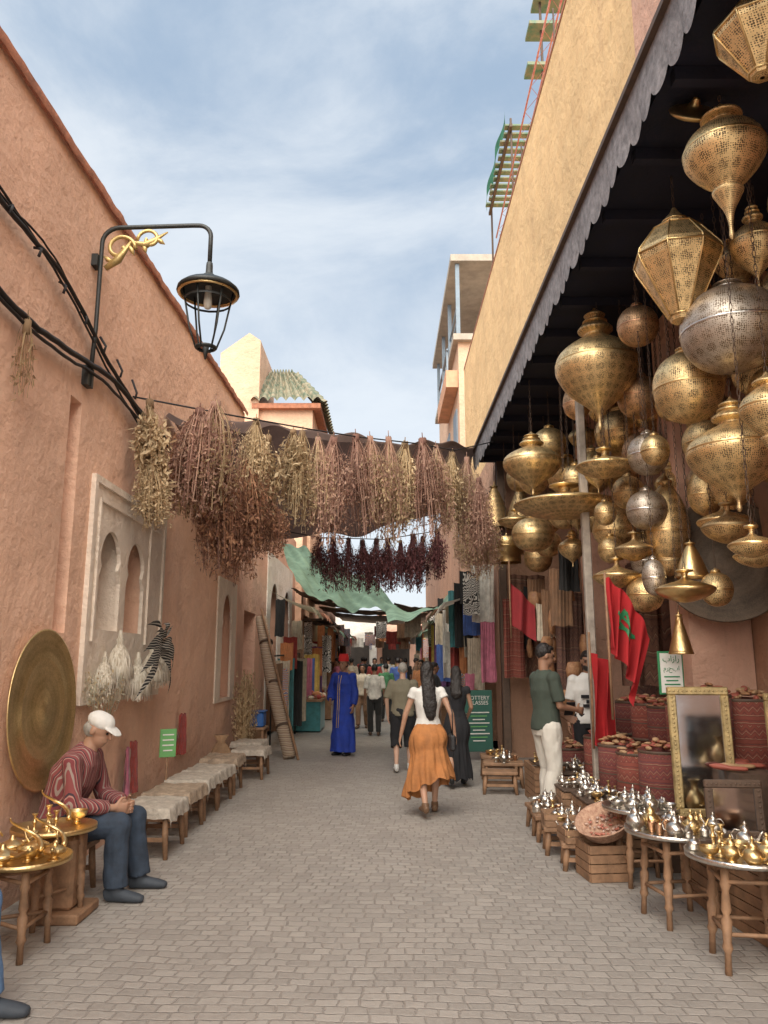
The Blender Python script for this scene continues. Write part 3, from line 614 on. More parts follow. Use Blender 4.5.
for z in (11.1,11.5): B().bx(2.08,2.12,20.4,28,z,z+.06).obj('terrace_rail',BLUEW,h,True)
B().bx(1.75,2.09,20.6,24.0,9.1,9.6).obj('balcony',ORANGE,h,True)
for y in (20.7,22.2,23.9): B().box((1.8,y,9.9),(.05,.05,.6)).obj('balcony_post',BLUEW,h,True)
B().bx(1.78,1.82,20.6,24,10.2,10.25).obj('balcony_rail',BLUEW,h,True)
B().bx(2.06,2.11,21,22,7.4,8.6).obj('window',BLUEW,h,True); B().bx(2.06,2.11,23.4,24.4,7.4,8.6).obj('window',BLUEW,h,True)
h=thing('end_house','low plaster shop closing the bend of the lane','building',(0,46,0))
B().bx(-.4,6,46,50,0,4.4).obj('wall',PINK2,h,True)
B().bx(-6,-.42,42,50,0,3.9).obj('side_wall',WHITEP,h,True)
B().bx(-.1,1.5,45.95,45.99,0,2.6).obj('painted_dark_opening',DARK,h,True); B().bx(-2.2,-.8,41.95,41.99,0,2.5).obj('painted_dark_opening',DARK,h,True)  # flat panels on solid walls, opening's shade put into their dark colour
s=thing('scaffold','rooftop scaffold with green slatted decks and red rails','scaffold',(2.5,12,8.7))
for x,y,zt_ in ((2.35,9.95,11.6),(3.1,9.95,11.8),(2.25,12.1,11.0),(2.25,14.6,11.3),(2.9,14.6,11.3)): B().tube([(x,y,8.7),(x,y,zt_)],.02,6).obj('scaffold_tube',WOODD,s,True)
GB=mat('scaffold_green_board',(.06,.26,.17),.7,c2=(.34,.28,.18),sc=8)
for q in ((2.1,3.0,9.8,10.1,10.1,10.15),(2.15,3.15,9.8,10.15,10.8,10.85),(2.25,3.2,9.8,10.15,11.3,11.35)): B().bx(*q).obj('deck',GB,s,True)
for i in range(12): B().bx(2.13+.02*math.sin(i*2.1),3.02,12.02+i*.215,12.15+i*.215,10.80,10.83).obj('deck_slat',GB,s,True)
for x in (2.2,2.6,2.95): B().bx(x,x+.05,11.95,14.7,10.73,10.795).obj('deck_joist',WOODD,s,True)
B().grid(lambda u,v:V((2.13+.03*math.sin(u*14),12.0+2.7*u,10.80+.28*v+.03*math.sin(u*9+v*3))),30,4).obj('netting',GREENN,s,True)
RW=mat('red_white_rail',(.52,.08,.06),.6,c2=(.6,.35,.3),sc=14,var=.1)
ra=lambda t_,dx,dz:V((2.2+dx,13.4-5.2*t_,9.45+.47*t_+dz))
B().tube([ra(0,-.06,0),ra(1,-.06,0)],.014,6).obj('rail',RW,s,True); B().tube([ra(0,.10,.06),ra(1,.10,.06)],.014,6).obj('rail',RW,s,True)
pp=[ra(i/22,-.06 if i%2 else .10,0 if i%2 else .06) for i in range(23)]; B().tube(pp,.005,4).obj('rail_lacing',RW,s,True)
for y in (8.6,11,13.3): B().tube([(2.2,y,8.68),(2.2,y,9.45+.47*(13.4-y)/5.2)],.012,6).obj('rail_post',WOODD,s,True)
# ------------------------------------------------------------ street lamp
l=thing('wall_lamp','black iron bracket lantern with gilt scroll on pink wall','lamp',(-2.4,5.85,3.77))
b=B(); pts=[(-2.36,5.85,3.70),(-2.34,5.85,4.2),(-2.34,5.85,4.85)]
for i in range(7):
    a=math.pi/2*i/6; pts.append((-2.34+.14*(1-math.cos(a)),5.85,4.95+.14*math.sin(a)))
pts+=[(-1.6,5.85,5.11)]
for i in range(7):
    a=math.pi/2*i/6; pts.append((-1.54+.10*math.sin(a),5.85,5.11-.10*(1-math.cos(a))))
pts+=[(-1.44,5.85,4.76)]
b.tube(pts,.019,8); b.box((-2.375,5.85,3.78),(.05,.12,.16)); b.box((-2.375,5.85,4.78),(.05,.10,.10))
b.obj('bracket',BLACK,l,True)
b=B()
def scroll(c,r0,turns,d,s0=0):
    return [(c[0]+d*(r0*(1-.8*i/24))*math.cos(s0+turns*2*math.pi*i/24),5.85,c[2]+(r0*(1-.8*i/24))*math.sin(s0+turns*2*math.pi*i/24)) for i in range(25)]
b.tube(scroll((-2.19,0,4.90),.13,1.1,1),.018,6); b.tube(scroll((-1.95,0,4.98),.10,1.1,-1),.016,6)
b.tube([(-2.3,5.85,4.72),(-2.2,5.85,4.80),(-2.1,5.85,4.96),(-1.98,5.85,4.93),(-1.80,5.85,5.05)],[.022,.034,.014,.03,.006],6)
for (x,z,dx,dz) in ((-2.24,4.78,-.08,.05),(-2.12,4.93,.05,-.09),(-2.0,4.94,.03,-.08),(-1.9,4.99,.08,-.05)): b.tube([(x,5.85,z),(x+dx*.6,5.85,z+dz*.5),(x+dx,5.85,z+dz)],[.012,.022,.004],6)
b.obj('gilt_scroll',mat('bright_gilt',(.55,.41,.17),.4,.5,var=.3,sc=12),l,True)
C=(-1.44,5.85,0)
b=B(); b.lathe([(.0,4.78),(.025,4.77),(.03,4.68),(.05,4.66),(.07,4.635),(.14,4.60),(.21,4.565),(.25,4.53)],C,24); b.lathe([(.25,4.53),(.255,4.505),(.24,4.50),(.21,4.53),(.1,4.58),(0,4.59)],C,24,sub=1)
b.obj('lamp_hood',BLACK,l,True)
b=B()
for i in range(6):
    a=i*math.pi/3+.3; b.tube([(C[0]+.20*math.cos(a),C[1]+.20*math.sin(a),4.53),(C[0]+.14*math.cos(a),C[1]+.14*math.sin(a),4.20),(C[0]+.08*math.cos(a),C[1]+.08*math.sin(a),4.02)],.008,6)
b.lathe([(.19,4.44),(.18,4.43),(.19,4.42)],C,18,sub=1); b.lathe([(.065,4.01),(.085,4.02),(.09,4.035),(.065,4.04)],C,18,sub=1); b.tube([(C[0],C[1],3.93),(C[0],C[1],4.04)],[.008,.03],8)
b.obj('lamp_cage',BLACK,l,True)
b=B(); b.lathe([(.225,4.505),(.247,4.49),(.225,4.485)],C,24,sub=1); b.obj('brass_rim',BR,l,True)
b=B(); b.lathe([(0,4.36),(.025,4.37),(.035,4.41),(.03,4.47),(.025,4.56)],C,14)
b.obj('lamp_bulb',mat('frosted_glass',(.7,.68,.6),.3),l,True)
# ------------------------------------------------------------ cables
def cable(pts,r,label):
    pts=[V(p) for p in pts]; q=[]
    for i in range(len(pts)-1):
        p0=pts[max(i-1,0)];p1=pts[i];p2=pts[i+1];p3=pts[min(i+2,len(pts)-1)]
        for a in range(8):
            t=a/8; q.append(.5*((2*p1)+(-p0+p2)*t+(2*p0-5*p1+4*p2-p3)*t*t+(-p0+3*p1-3*p2+p3)*t**3)+V((0,0,.02*noise.noise(V((i*3+t*5,r*90,0))))))
    q.append(pts[-1]); o=B().tube(q,r,6).obj('cable',CABLE); tag(o,label,'cable','cables along the pink wall'); return o
cb=[[(-2.36,3.0,4.40),(-2.35,4.32,4.32),(-2.34,5.21,4.30),(-2.34,6.33,4.0),(-2.32,7.6,3.86),(-2.3,9.0,3.95),(-2.3,12.6,3.9)],
[(-2.36,3.0,3.95),(-2.35,4.43,3.76),(-2.34,5.31,3.80),(-2.34,6.4,3.93),(-2.32,7.6,3.80),(-2.3,9.5,3.75),(-2.3,12.6,3.7)],
[(-2.36,3.0,3.9),(-2.35,4.43,3.72),(-2.34,5.31,3.74),(-2.34,6.2,3.84),(-2.32,7.5,3.72),(-2.3,8.2,3.4)],
[(-2.36,3.0,4.52),(-2.35,4.2,4.40),(-2.34,5.3,4.22),(-2.34,6.4,3.9),(-2.32,7.6,3.6)],[(-2.36,3.0,4.46),(-2.35,4.25,4.36),(-2.33,5.0,4.34),(-2.34,5.9,4.1),(-2.32,7.2,3.75)]]
for i,(c,r) in enumerate(zip(cb,(.018,.022,.013,.010,.008))): cable(c,r,'thick black cable sagging along the plaster wall')
for i in range(7):
    y=4.35+i*.42; o=B().tube([(-2.37,y,4.32-.03*i),(-2.32,y+.01,4.34-.055*i),(-2.33,y,4.28-.055*i)],.011,5).obj('cable_clip',CABLE); tag(o,'small black clip holding cables on the wall','cable clip','cable clips')
# ------------------------------------------------------------ tarp + cloths
def sheet(name,label,cat,fn,m,nu=40,nv=24,group=None,loc=None):
    b=B(); b.grid(fn,nu,nv); o=b.obj(name,m,None,True,loc or tuple(fn(.5,.5))); tag(o,label,cat,group); return o
A=V((-2.38,7.8,4.33));Bq=V((1.55,12.7,5.25));Cc=V((1.6,14.8,4.7));D=V((-2.35,12.4,3.65))
def tf(u,v):
    p=A.lerp(Bq,u).lerp(D.lerp(Cc,u),v); s=math.sin(math.pi*u)
    p.z-=.22*s*(.25+v)*1.0 + .04*math.sin(u*21+v*4)*(.3+v)+.03*math.sin(u*47)*(1-v)
    p.z+=.10*noise.noise(p*1.3)
    if v<.08: p.z-=(.08-v)*12*.22*(.8+.2*math.sin(u*40)); p.y+=(.08-v)*3
    if v>.9: p.z-=.10*(v-.9)*10*(.8+.2*math.sin(u*30))
    return p
sheet('shade_awning','dark brown cloth awning stretched across the lane','awning',tf,TARP,90,60)
def gf(u,v):
    p=V((-1.9,13.8,3.75)).lerp(V((-.3,15.2,3.2)),u).lerp(V((-1.9,16.6,3.15)).lerp(V((.3,16.8,2.72)),u),v); p.z-=.22*math.sin(math.pi*u)*(.3+v)+.06*math.sin(u*17+v*5)+.03*math.sin(u*41-v*9); return p
sheet('shade_cloth','pale green shade cloth sagging over the lane','awning',gf,GREENC,60,30)
def gf2(u,v):
    p=V((.0,17,2.75)).lerp(V((1.7,17,2.9)),u).lerp(V((.1,20,2.5)).lerp(V((1.8,20,3.3)),u),v); p.z-=.2*math.sin(math.pi*u)-.05*math.sin(u*15); return p
sheet('shade_cloth','small green shade cloth near the shopfronts','awning',gf2,GREENC,20,12)
for i,(y0,y1,z,xa,xb) in enumerate(((19,21.5,3.3,-2.3,-.7),(21.8,24,3.3,-2.2,-.3),(22.5,25,3.2,.3,1.9),(25.6,28,3.3,-2.2,1.9),(28.6,31,3.5,-2.2,1.9),(32,36,3.5,-2.2,1.9),(37,41,3.6,-2.2,2.2),(42,45.5,3.7,-.4,2.6))):
    o=B().grid(lambda u,v:V((xa+(xb-xa)*u,y0+(y1-y0)*v,z-.15*math.sin(math.pi*u)+.05*noise.noise(V((u*9,v*9,i))))),24,12).obj('reed_roof',REED,None,True,(0,y0,z)); tag(o,'dark reed matting roof over the lane','roof cover','reed mat covers')
AWM=[cloth2('awning_cream',(.55,.48,.38),.4),cloth2('awning_rust',(.35,.17,.11),.3),cloth2('awning_brown',(.24,.17,.12),.3),GREENC]
for i,(sd_,y,z) in enumerate(((1,15.0,2.95),(1,17.8,3.0),(1,20.6,2.8),(1,23.5,2.75),(-1,15.6,2.9),(-1,18.6,2.95),(-1,22.5,2.8),(-1,25.5,2.8),(1,27,2.8),(-1,29,2.8),(1,32,2.9),(-1,33,2.9),(1,38,3.0),(-1,38,3.0))):
    x0=sd_*2.0 if sd_>0 else -2.25
    def fa(u,v): return V((x0-sd_*(.95*v),y-.9+1.9*u,z-.38*v-.04*math.sin(u*16)*v-.05*math.sin(math.pi*v)-(.10*(v>.95))))
    o=B().grid(fa,20,12).obj('stall_awning',AWM[i%4],None,True,(x0,y,z)); tag(o,'small sloping cloth awning over a stall','awning','stall awnings')
# ------------------------------------------------------------ dried bunches
def bunch(seed,h,r,n,leafy=1.0,ls=.022,lo=.25):
    random.seed(seed); b=B()
    for i in range(n):
        a=U(0,6.28); q=math.sqrt(R())*r; L=h*U(.5,1); tip=V((math.cos(a)*q,math.sin(a)*q,-L)); bend=V((math.cos(a),math.sin(a),0))*U(-.03,.14)*(r/.2)
        st=V((U(-.03,.03),U(-.03,.03),U(0,.05))); w=V((-math.sin(a),math.cos(a),0))*U(.0018,.004); mi=random.choice((0,0,1,2))
        pts=[st.lerp(tip,t)+bend*math.sin(math.pi*t) for t in (0,.3,.6,.85,1)]
        vs=[]
        for p in pts: vs+=[p-w,p+w]
        b.add(vs,[[2*j,2*j+1,2*j+3,2*j+2] for j in range(4)],mi)
        for c in range(int(18*leafy)):
            t=lo+(1-lo)*R()**.8; p=st.lerp(tip,t)+bend*math.sin(math.pi*t)+V((U(-1,1),U(-1,1),U(-1,1)))*.028
            d=V((U(-1,1),U(-1,1),U(-2.2,.3))).normalized(); e=d.cross(V((R(),R(),R()))).normalized(); s=ls*U(.4,1.5)
            b.add([p,p+d*s+e*s*.34,p+d*s*2,p+d*s-e*s*.34],[[0,1,2,3]],random.choice((0,1,1,2)))
    b.tube([(0,0,.03),(0,0,-.06)],.04,8,mi=2); b.tube([(0,0,.02),(0,0,.10)],.005,5,mi=2)
    return b
def tm(n_,c): return mat(n_,c,.9,bump=0,tr=.35)
TAN=[tm('straw_tan',(.52,.39,.23)),tm('straw_pale',(.66,.52,.33)),tm('straw_brown',(.32,.21,.12))]
ROSE=[tm('dried_rose',(.42,.25,.19)),tm('dried_pinkish',(.53,.34,.25)),tm('dried_maroon',(.25,.13,.10))]
REDD=[tm('dried_red_brown',(.34,.17,.11)),tm('dried_rust',(.44,.24,.14)),tm('dried_dark',(.18,.09,.06))]
MAR=[tm('dried_dark_maroon',(.15,.055,.06)),tm('dried_plum',(.22,.09,.09)),tm('dried_black_red',(.07,.03,.03))]
src=[('tan',bunch(1,1.15,.185,120,1.1,.023).mesh('bunch',TAN),1.15),('rose',bunch(2,1.15,.185,130,1.2,.020,.25).mesh('bunch',ROSE),1.15),('rust red',bunch(3,1.2,.26,150,1.2,.026).mesh('bunch',REDD),1.2),('dark maroon',bunch(4,.8,.14,100,1.1,.023).mesh('bunch',MAR),.8),('pale leafy',bunch(5,1.1,.15,70,1.2,.040).mesh('bunch',TAN),1.1),('dusty rose',bunch(6,1.1,.20,125,1.2,.021,.28).mesh('bunch',[ROSE[1],TAN[0],ROSE[0]]),1.1)]
def hb(i,x,y,zc,h,s=1,wx=1):
    nm,me,hh=src[i]; o=bpy.data.objects.new('dried_plant_bunch',me); COL.objects.link(o)
    k=h/hh; q=U(.85,1.1); o.location=(x,y,zc+h/2); o.scale=(s*wx*(.5+.5*k)*q,s*wx*(.5+.5*k)*q,k*U(.90,1.10)); o.rotation_euler=(U(-.10,.10),U(-.10,.10),U(0,6))
    tag(o,'%s dried plant bunch hanging upside down from rope'%nm,'dried plants','dried plant bunches hanging over the lane')
random.seed(5)
for q in [(4,-2.2,6.9,3.45,.95),(0,-2.15,6.9,3.0,.7),(2,-2.02,7.8,3.5,1.1),(5,-1.72,7.5,3.45,1.3,1.25),(1,-1.85,7.4,3.4,1.2,1.2),(0,-1.9,7.6,3.4,1.15),(1,-1.85,7.9,3.1,1.2),(2,-1.58,8.0,2.86,1.2,1.0),(2,-1.68,7.8,3.0,1.1),(0,-1.42,8.2,3.66,1.0,1.1),(4,-1.3,8.3,3.44,1.1,1.1),(2,-1.22,8.3,2.95,.6),(2,-1.5,8.1,3.2,1.0),
 (4,-1.08,8.8,3.74,.95),(0,-.98,8.9,3.64,1.15,1.1),(5,-.80,9.0,3.62,1.1),(1,-.62,9.1,3.54,1.3,1.1),(1,-.36,9.5,3.7,1.3,1.15),(5,-.18,9.6,3.76,1.2),(5,.06,9.7,3.70,1.35,1.05),(0,.28,10,3.80,1.2,1.1),(1,.52,10,3.72,1.45,1.15),(5,.72,10.3,3.8,1.25,1.1),(0,.96,10.5,3.87,1.05,1.1),(5,1.20,10.8,3.8,1.2,1.1),(1,1.34,10.6,3.55,1.0)]:
    hb(q[0],q[1],q[2],q[3],q[4],q[5] if len(q)>5 else 1)
for q in [(-1.02,12,3.12,.6),(-.80,12,3.04,.75),(-.56,12,2.98,.85),(-.34,12,3.0,.75),(-.12,12,3.0,.8),(.06,12,2.98,.85),(.26,12,3.02,.7),(.46,12,3.04,.85),(.62,12.1,3.1,.7),(.84,12,3.2,.7)]: hb(3,*q)
for q in [(1.25,12.2,3.4,.8),(1.42,11.8,3.3,1.0),(1.5,11.2,3.25,.9)]: hb(5,*q)
o=B().tube([(-2.4,7.0,4.02),(-1.6,7.9,4.12),(-.9,8.9,4.28),(-.33,9.5,4.36),(.4,10,4.42),(1.0,10.5,4.46),(1.6,10.9,4.70)],.009,6).obj('rope',CABLE); tag(o,'thin rope strung across the lane carrying bunches','rope','ropes')
o=B().tube([(-2.4,12,3.7),(-1,12,3.45),(0,12,3.42),(.8,12,3.55),(1.7,12,4.2)],.008,6).obj('rope',CABLE); tag(o,'thin rope strung across the lane carrying bunches','rope','ropes')
b=bunch(9,.5,.10,22,.35,.025); o=b.obj('dried_plant_bunch',[TAN[2],TAN[0],TAN[2]]); o.location=(-2.33,4.7,3.7); tag(o,'thin brown plant bunch drying on the pink wall','dried plants'); o.scale=(.7,.7,1)
# ------------------------------------------------------------ lanterns
PROF={'bulb':[(.02,0),(.06,.03),(.04,.08),(.10,.13),(.35,.21),(.75,.32),(.98,.45),(1,.53),(.9,.61),(.6,.69),(.34,.74),(.28,.77),(.42,.80),(.38,.83),(.22,.88),(.18,.91),(.26,.93),(.08,.97),(.02,1)],
'globe':[(.03,0),(.25,.015),(.6,.08),(.88,.22),(1,.42),(.95,.6),(.75,.75),(.45,.84),(.25,.87),(.2,.9),(.3,.925),(.1,.97),(.03,1)],
'disc':[(.02,0),(.3,.04),(.7,.15),(.95,.29),(1,.37),(.93,.44),(.6,.54),(.25,.62),(.10,.72),(.12,.83),(.05,.92),(.03,1)],
'tall':[(.03,0),(.35,.04),(.8,.16),(1,.36),(.92,.56),(.6,.76),(.3,.86),(.36,.9),(.15,.95),(.03,1)],
'tear':[(.01,0),(.06,.03),(.05,.1),(.12,.2),(.30,.30),(.38,.35),(.30,.37),(.65,.46),(.95,.57),(1,.65),(.85,.74),(.5,.82),(.3,.86),(.5,.885),(.46,.91),(.2,.95),(.04,1)],
'hex':[(.05,0),(.25,.02),(.3,.06),(.95,.50),(1,.56),(.97,.60),(.55,.80),(.28,.84),(.3,.88),(.12,.95),(.04,1)],
'cone':[(.05,0),(1,.04),(.97,.1),(.45,.62),(.3,.75),(.34,.8),(.1,.9),(.04,1)],
'tier':[(.8,0),(.82,.25),(.95,.28),(.95,.5),(1.0,.53),(1,.8),(.85,.84),(.5,.86),(.08,.9),(.03,1)],
'bell':[(1,0),(.92,.12),(.7,.4),(.45,.65),(.2,.85),(.06,.93),(.03,1)]}
DESC={'bulb':'onion-shaped','globe':'round globe','disc':'flat disc','tall':'tall egg-shaped','tear':'long teardrop','hex':'faceted hexagonal','cone':'conical','tier':'tiered drum','bell':'open bell'}
MM={'b':(BR_H,'pierced brass',BR),'d':(BR_D,'pierced dark brass',BRD),'s':(SI_H,'pierced silver',SIL),'c':(CO_H,'pierced copper',COP),'m':(BR,'smooth brass',BR)}
def lantern(kind,mk,x,y,zc,w_,h_,top=4.86):
    m,md,rim=MM[mk]; z0=zc-h_/2
    L=thing('hanging_lantern','%s %s lantern hanging on a chain'%(md,DESC[kind]),'lantern',(x,y,z0),U(0,6),'hanging metal lanterns')
    r=w_/2; hexa=kind=='hex'
    B().lathe([(p[0]*r,p[1]*h_) for p in PROF[kind]],n=8 if hexa else 30,sm=not hexa,sub=1 if hexa or kind in('tier','cone') else 3).obj('lantern_body',m,L)
    b=B(); mx=max(PROF[kind],key=lambda p:p[0]); zr=mx[1]*h_
    if hexa:
        pr=[(p[0]*r*1.01,p[1]*h_) for p in PROF[kind]]; c8=math.pi/4
        for j in range(8): b.tube([(p[0]*math.cos(j*c8),p[0]*math.sin(j*c8),p[1]) for p in pr[2:8]],.006,5)
        for q in (2,4,6): b.tube([(pr[q][0]*math.cos(j*c8),pr[q][0]*math.sin(j*c8),pr[q][1]) for j in range(9)],.007,5)
    else: b.lathe([(mx[0]*r+.001,zr-.008),(mx[0]*r+.004,zr),(mx[0]*r+.001,zr+.008)],n=30,sub=1)
    b.obj('lantern_band',rim,L)
    cz=.87*h_; B().lathe([(.10*r,cz-.01),(.3*r,cz),(.3*r,cz+.012),(.1*r,cz+.02)],n=20,sub=1).obj('lantern_collar',rim,L)
    n=max(2,int((top-z0-h_)/.045)); b=B(); zz=h_-.01; st=(top-z0-h_+.01)/n
    if st>0:
        for i in range(n):
            c=zz+st*(i+.5); ax=i%2; pts=[]
            for j in range(7):
                a=j*math.pi/3; u=.009*math.cos(a); v=st*.62*math.sin(a); pts.append((u,0,c+v) if ax else (0,u,c+v))
            b.tube(pts,.0025,4,cap=False)
        b.obj('chain',WOODD,L)
    return L
random.seed(11)
LN=[('tear','b',2.0,4.04,4.36,.46,.88),('hex','b',2.0,4.82,4.19,.58,.85),('bulb','b',2.0,6.83,4.24,.77,1.22),('disc','b',2.0,6.75,3.31,.52,.3),('globe','s',2.3,4.78,3.74,.64,.66),('globe','b',2.2,5.29,3.52,.49,.6),('bulb','b',2.3,4.88,2.88,.6,.78),
('bulb','b',1.75,8.81,3.83,.68,.78),('disc','b',1.9,7.91,3.20,1.07,.40),('globe','b',1.9,9.68,3.15,.54,.5),('globe','s',2.3,6.48,3.33,.35,.42),('globe','d',2.3,7.08,3.12,.3,.36),('globe','s',2.3,6.6,2.86,.35,.4),('tall','b',2.5,6.68,2.77,.37,.84),
('globe','c',2.4,6.87,3.99,.42,.46),('disc','d',2.2,6.7,2.54,.34,.28),('globe','s',2.1,5.97,2.2,.18,.32),('disc','b',2.1,6.91,2.33,.43,.3),('globe','b',2.3,6.79,2.14,.32,.36),('disc','m',2.2,5.62,2.09,.42,.26),('tall','b',2.3,7.58,2.88,.42,.5),
('disc','d',2.4,5.28,2.5,.36,.32),('disc','b',2.1,4.34,2.22,.26,.2),('cone','m',2.3,6.05,1.76,.18,.34),('tear','b',2.2,4.2,2.88,.32,.6),('hex','b',1.9,3.38,4.67,.42,.5),('globe','b',2.5,7.83,3.94,.53,.55),('bulb','b',2.4,4.56,4.19,.3,.6),
('tier','m',1.85,11.49,3.21,.53,.45),('bell','d',1.85,12.6,4.1,.56,.8),('bell','d',2.1,11.6,3.9,.5,.7),('globe','c',2.6,7.4,3.6,.45,.5),('globe','b',2.75,7.6,4.1,.45,.5),('globe','d',2.8,6.3,3.6,.42,.5),('globe','b',2.6,5.9,3.95,.45,.5),('tall','d',2.9,5.6,3.2,.42,.7),
('globe','d',2.9,5.0,4.1,.5,.55),('globe','b',2.15,8.4,3.55,.34,.4),('tall','b',2.4,8.6,3.7,.4,.6),('globe','s',2.7,8.2,3.0,.35,.4),('globe','b',2.35,9.6,3.9,.5,.55),('bulb','d',2.3,10.4,3.5,.45,.7),('disc','b',1.85,10.6,3.5,.5,.3),('globe','b',2.2,7.4,2.62,.24,.3),('tall','b',2.55,5.5,2.9,.3,.55),('bell','m',2.45,6.1,2.35,.26,.3),
('globe','c',2.9,8.8,4.2,.45,.5),('globe','d',3.0,6.9,4.3,.45,.5),('bulb','d',2.75,4.3,3.6,.5,.7),('globe','b',2.55,4.05,3.3,.34,.4),
('globe','b',2.15,9.0,3.3,.4,.45),('tall','b',2.0,10.0,4.0,.4,.6),('globe','b',2.05,9.2,4.2,.42,.48),('globe','d',2.2,10.9,3.0,.4,.45),('bulb','b',2.05,8.3,2.75,.3,.42),('globe','s',2.5,7.3,2.5,.28,.34),('globe','b',2.6,6.0,3.3,.36,.42),('tall','b',2.75,5.4,3.75,.34,.6),('globe','c',2.85,6.6,3.1,.36,.42),('disc','b',2.65,5.9,2.65,.4,.3),
('globe','b',2.95,4.6,3.0,.4,.45),('tall','c',2.95,5.2,2.5,.3,.5),('globe','b',2.55,5.9,2.1,.24,.3),('globe','b',2.7,4.5,4.5,.4,.45),('globe','d',2.4,5.7,4.45,.4,.45),('bulb','b',2.75,7.2,3.2,.3,.5),('globe','b',2.45,8.9,3.2,.32,.36),('globe','b',2.2,10.2,3.1,.36,.4),('disc','m',2.5,7.0,2.2,.34,.22),('globe','b',2.6,3.9,2.6,.36,.4),('tear','d',2.6,5.2,4.35,.34,.6),('globe','b',2.75,8.6,3.6,.36,.4),
('globe','c',2.15,6.1,4.35,.34,.4),('globe','d',2.2,7.3,4.45,.36,.42),('globe','b',2.45,8.2,4.35,.36,.42),('tall','c',2.1,8.0,4.35,.3,.5),('globe','d',2.0,11.0,4.2,.4,.46),('bulb','b',2.5,9.3,4.3,.36,.5),('globe','b',2.5,6.35,3.75,.3,.36),('disc','b',2.35,7.7,3.45,.4,.26),('globe','b',2.7,7.9,2.7,.3,.36),('bulb','b',2.1,7.35,3.35,.26,.4),
('globe','b',2.6,4.9,3.35,.30,.36),('tall','b',2.65,6.2,2.95,.28,.5),('disc','b',2.45,5.0,2.25,.3,.22),('globe','d',2.5,6.7,2.42,.24,.3),('globe','b',2.05,7.0,2.9,.2,.26),('bulb','b',2.2,8.6,3.15,.26,.4),('globe','b',2.15,5.9,3.2,.22,.28),('globe','d',2.9,6.0,4.2,.36,.42)]
for q in LN: lantern(*q)
o=B().lathe([(.03,0),(.12,.02),(.14,.05),(.05,.07),(.02,.12)],mt=M.Rotation(rad(55),3,'X')).obj('brass_cover',BR); o.location=(1.88,4.17,4.80); tag(o,'small polished brass cover tied beside a lantern','lantern cover')
# ------------------------------------------------------------ brass plates
def engraved(name,c1,c2,r,mt_=.85,bp=.3):
    k=N(name); tcn=k.n('ShaderNodeTexCoord').outputs['Object']
    rr=k.n('ShaderNodeVectorMath',{0:tcn},operation='LENGTH').outputs['Value']
    ring=k.math('SINE',k.math('MULTIPLY',rr,120.0)); band=k.math('SINE',k.math('MULTIPLY',rr,26.0))
    vz=k.n('ShaderNodeTexVoronoi',{'Vector':tcn,'Scale':80}).outputs['Distance']; nz=k.n('ShaderNodeTexNoise',{'Vector':tcn,'Scale':5,'Detail':8,'Roughness':.7}).outputs[0]
    q=k.math('MULTIPLY_ADD',ring,.05,k.math('MULTIPLY_ADD',band,.12,k.math('MULTIPLY_ADD',vz,.35,nz)))
    f=k.n('ShaderNodeMapRange',{0:q,1:.35,2:.95}).outputs[0]; k.l(k.mix(f,c1,c2),k.b.inputs['Base Color'])
    k.b.inputs['Metallic'].default_value=mt_; k.b.inputs['Roughness'].default_value=r; k.l(k.bump(vz,bp,.003),k.b.inputs['Normal']); return k.m
ENG=engraved('engraved_brass',(.46,.33,.14),(.82,.63,.32),.40,.9); ENG2=engraved('dull_bronze',(.07,.05,.035),(.17,.125,.085),.6,.2)
def plate(label,r,loc,rot,m):
    b=B(); prof=[(0,.008),(r*.08,.010),(r*.1,.004),(r*.6,.004),(r*.62,.007),(r*.64,.004),(r*.95,.006),(r*.975,.013),(r,.010),(r*.99,.004),(0,-.004)]
    b.lathe(prof,n=72,sub=1); o=b.obj('brass_plate',m); o.location=loc; o.rotation_euler=rot; tag(o,label,'plate'); return o
plate('large round engraved brass plate leaning on pink wall',.545,(-2.35,5.47,1.22),(0,rad(88),0),ENG)
plate('large round dull bronze plate hung on shop pier',.56,(3.0,6.75,2.42),(rad(82),0,rad(-20)),ENG2)
# ------------------------------------------------------------ tray tables
def tray_table(label,x,y,h,r,m,legs=4):
    T=thing('tray_table',label,'table',(x,y,0),U(0,1),'low tray tables')
    B().lathe([(0,h),(r*.9,h),(r*.97,h+.02),(r,h+.022),(r*1.0,h-.005),(0,h-.012)],n=36,sub=1).obj('tray',m,T)
    for i in range(legs):
        a=i*2*math.pi/legs+.4; p0=V((r*.62*math.cos(a),r*.62*math.sin(a),h-.03)); p1=V((r*.74*math.cos(a),r*.74*math.sin(a),0))
        pts=[p0.lerp(p1,t) for t in (0,.12,.16,.22,.4,.45,.5,.7,.75,.8,1)]
        B().tube(pts,[.022,.022,.028,.018,.026,.016,.028,.02,.027,.016,.018],8).obj('leg',WOOD,T)
    for i in range(legs):
        a=i*2*math.pi/legs+.4; c=(i+1)*2*math.pi/legs+.4; q=r*.69
        for zz in (h*.35,h*.82): B().tube([(q*math.cos(a),q*math.sin(a),zz),(q*math.cos(c),q*math.sin(c),zz)],.011,6).obj('stretcher',WOOD,T)
    return T
random.seed(3)
tray_table('low wooden table with silver tray of teapots',1.90,4.35,.53,.29,SIL,4)
tray_table('low wooden table with round metal tray',1.80,5.05,.51,.30,SIL,4)
tray_table('low wooden stand with tray of silver pots',1.85,5.85,.50,.27,SIL,4)
tray_table('low wooden table with brass tray beside teapots',2.25,3.85,.55,.28,BR,4)
tray_table('low wooden table with brass tray of lamps',-1.98,4.52,.47,.25,BR,3)
tray_table('low wooden table with engraved brass tray',-2.03,5.02,.53,.25,BR,3)
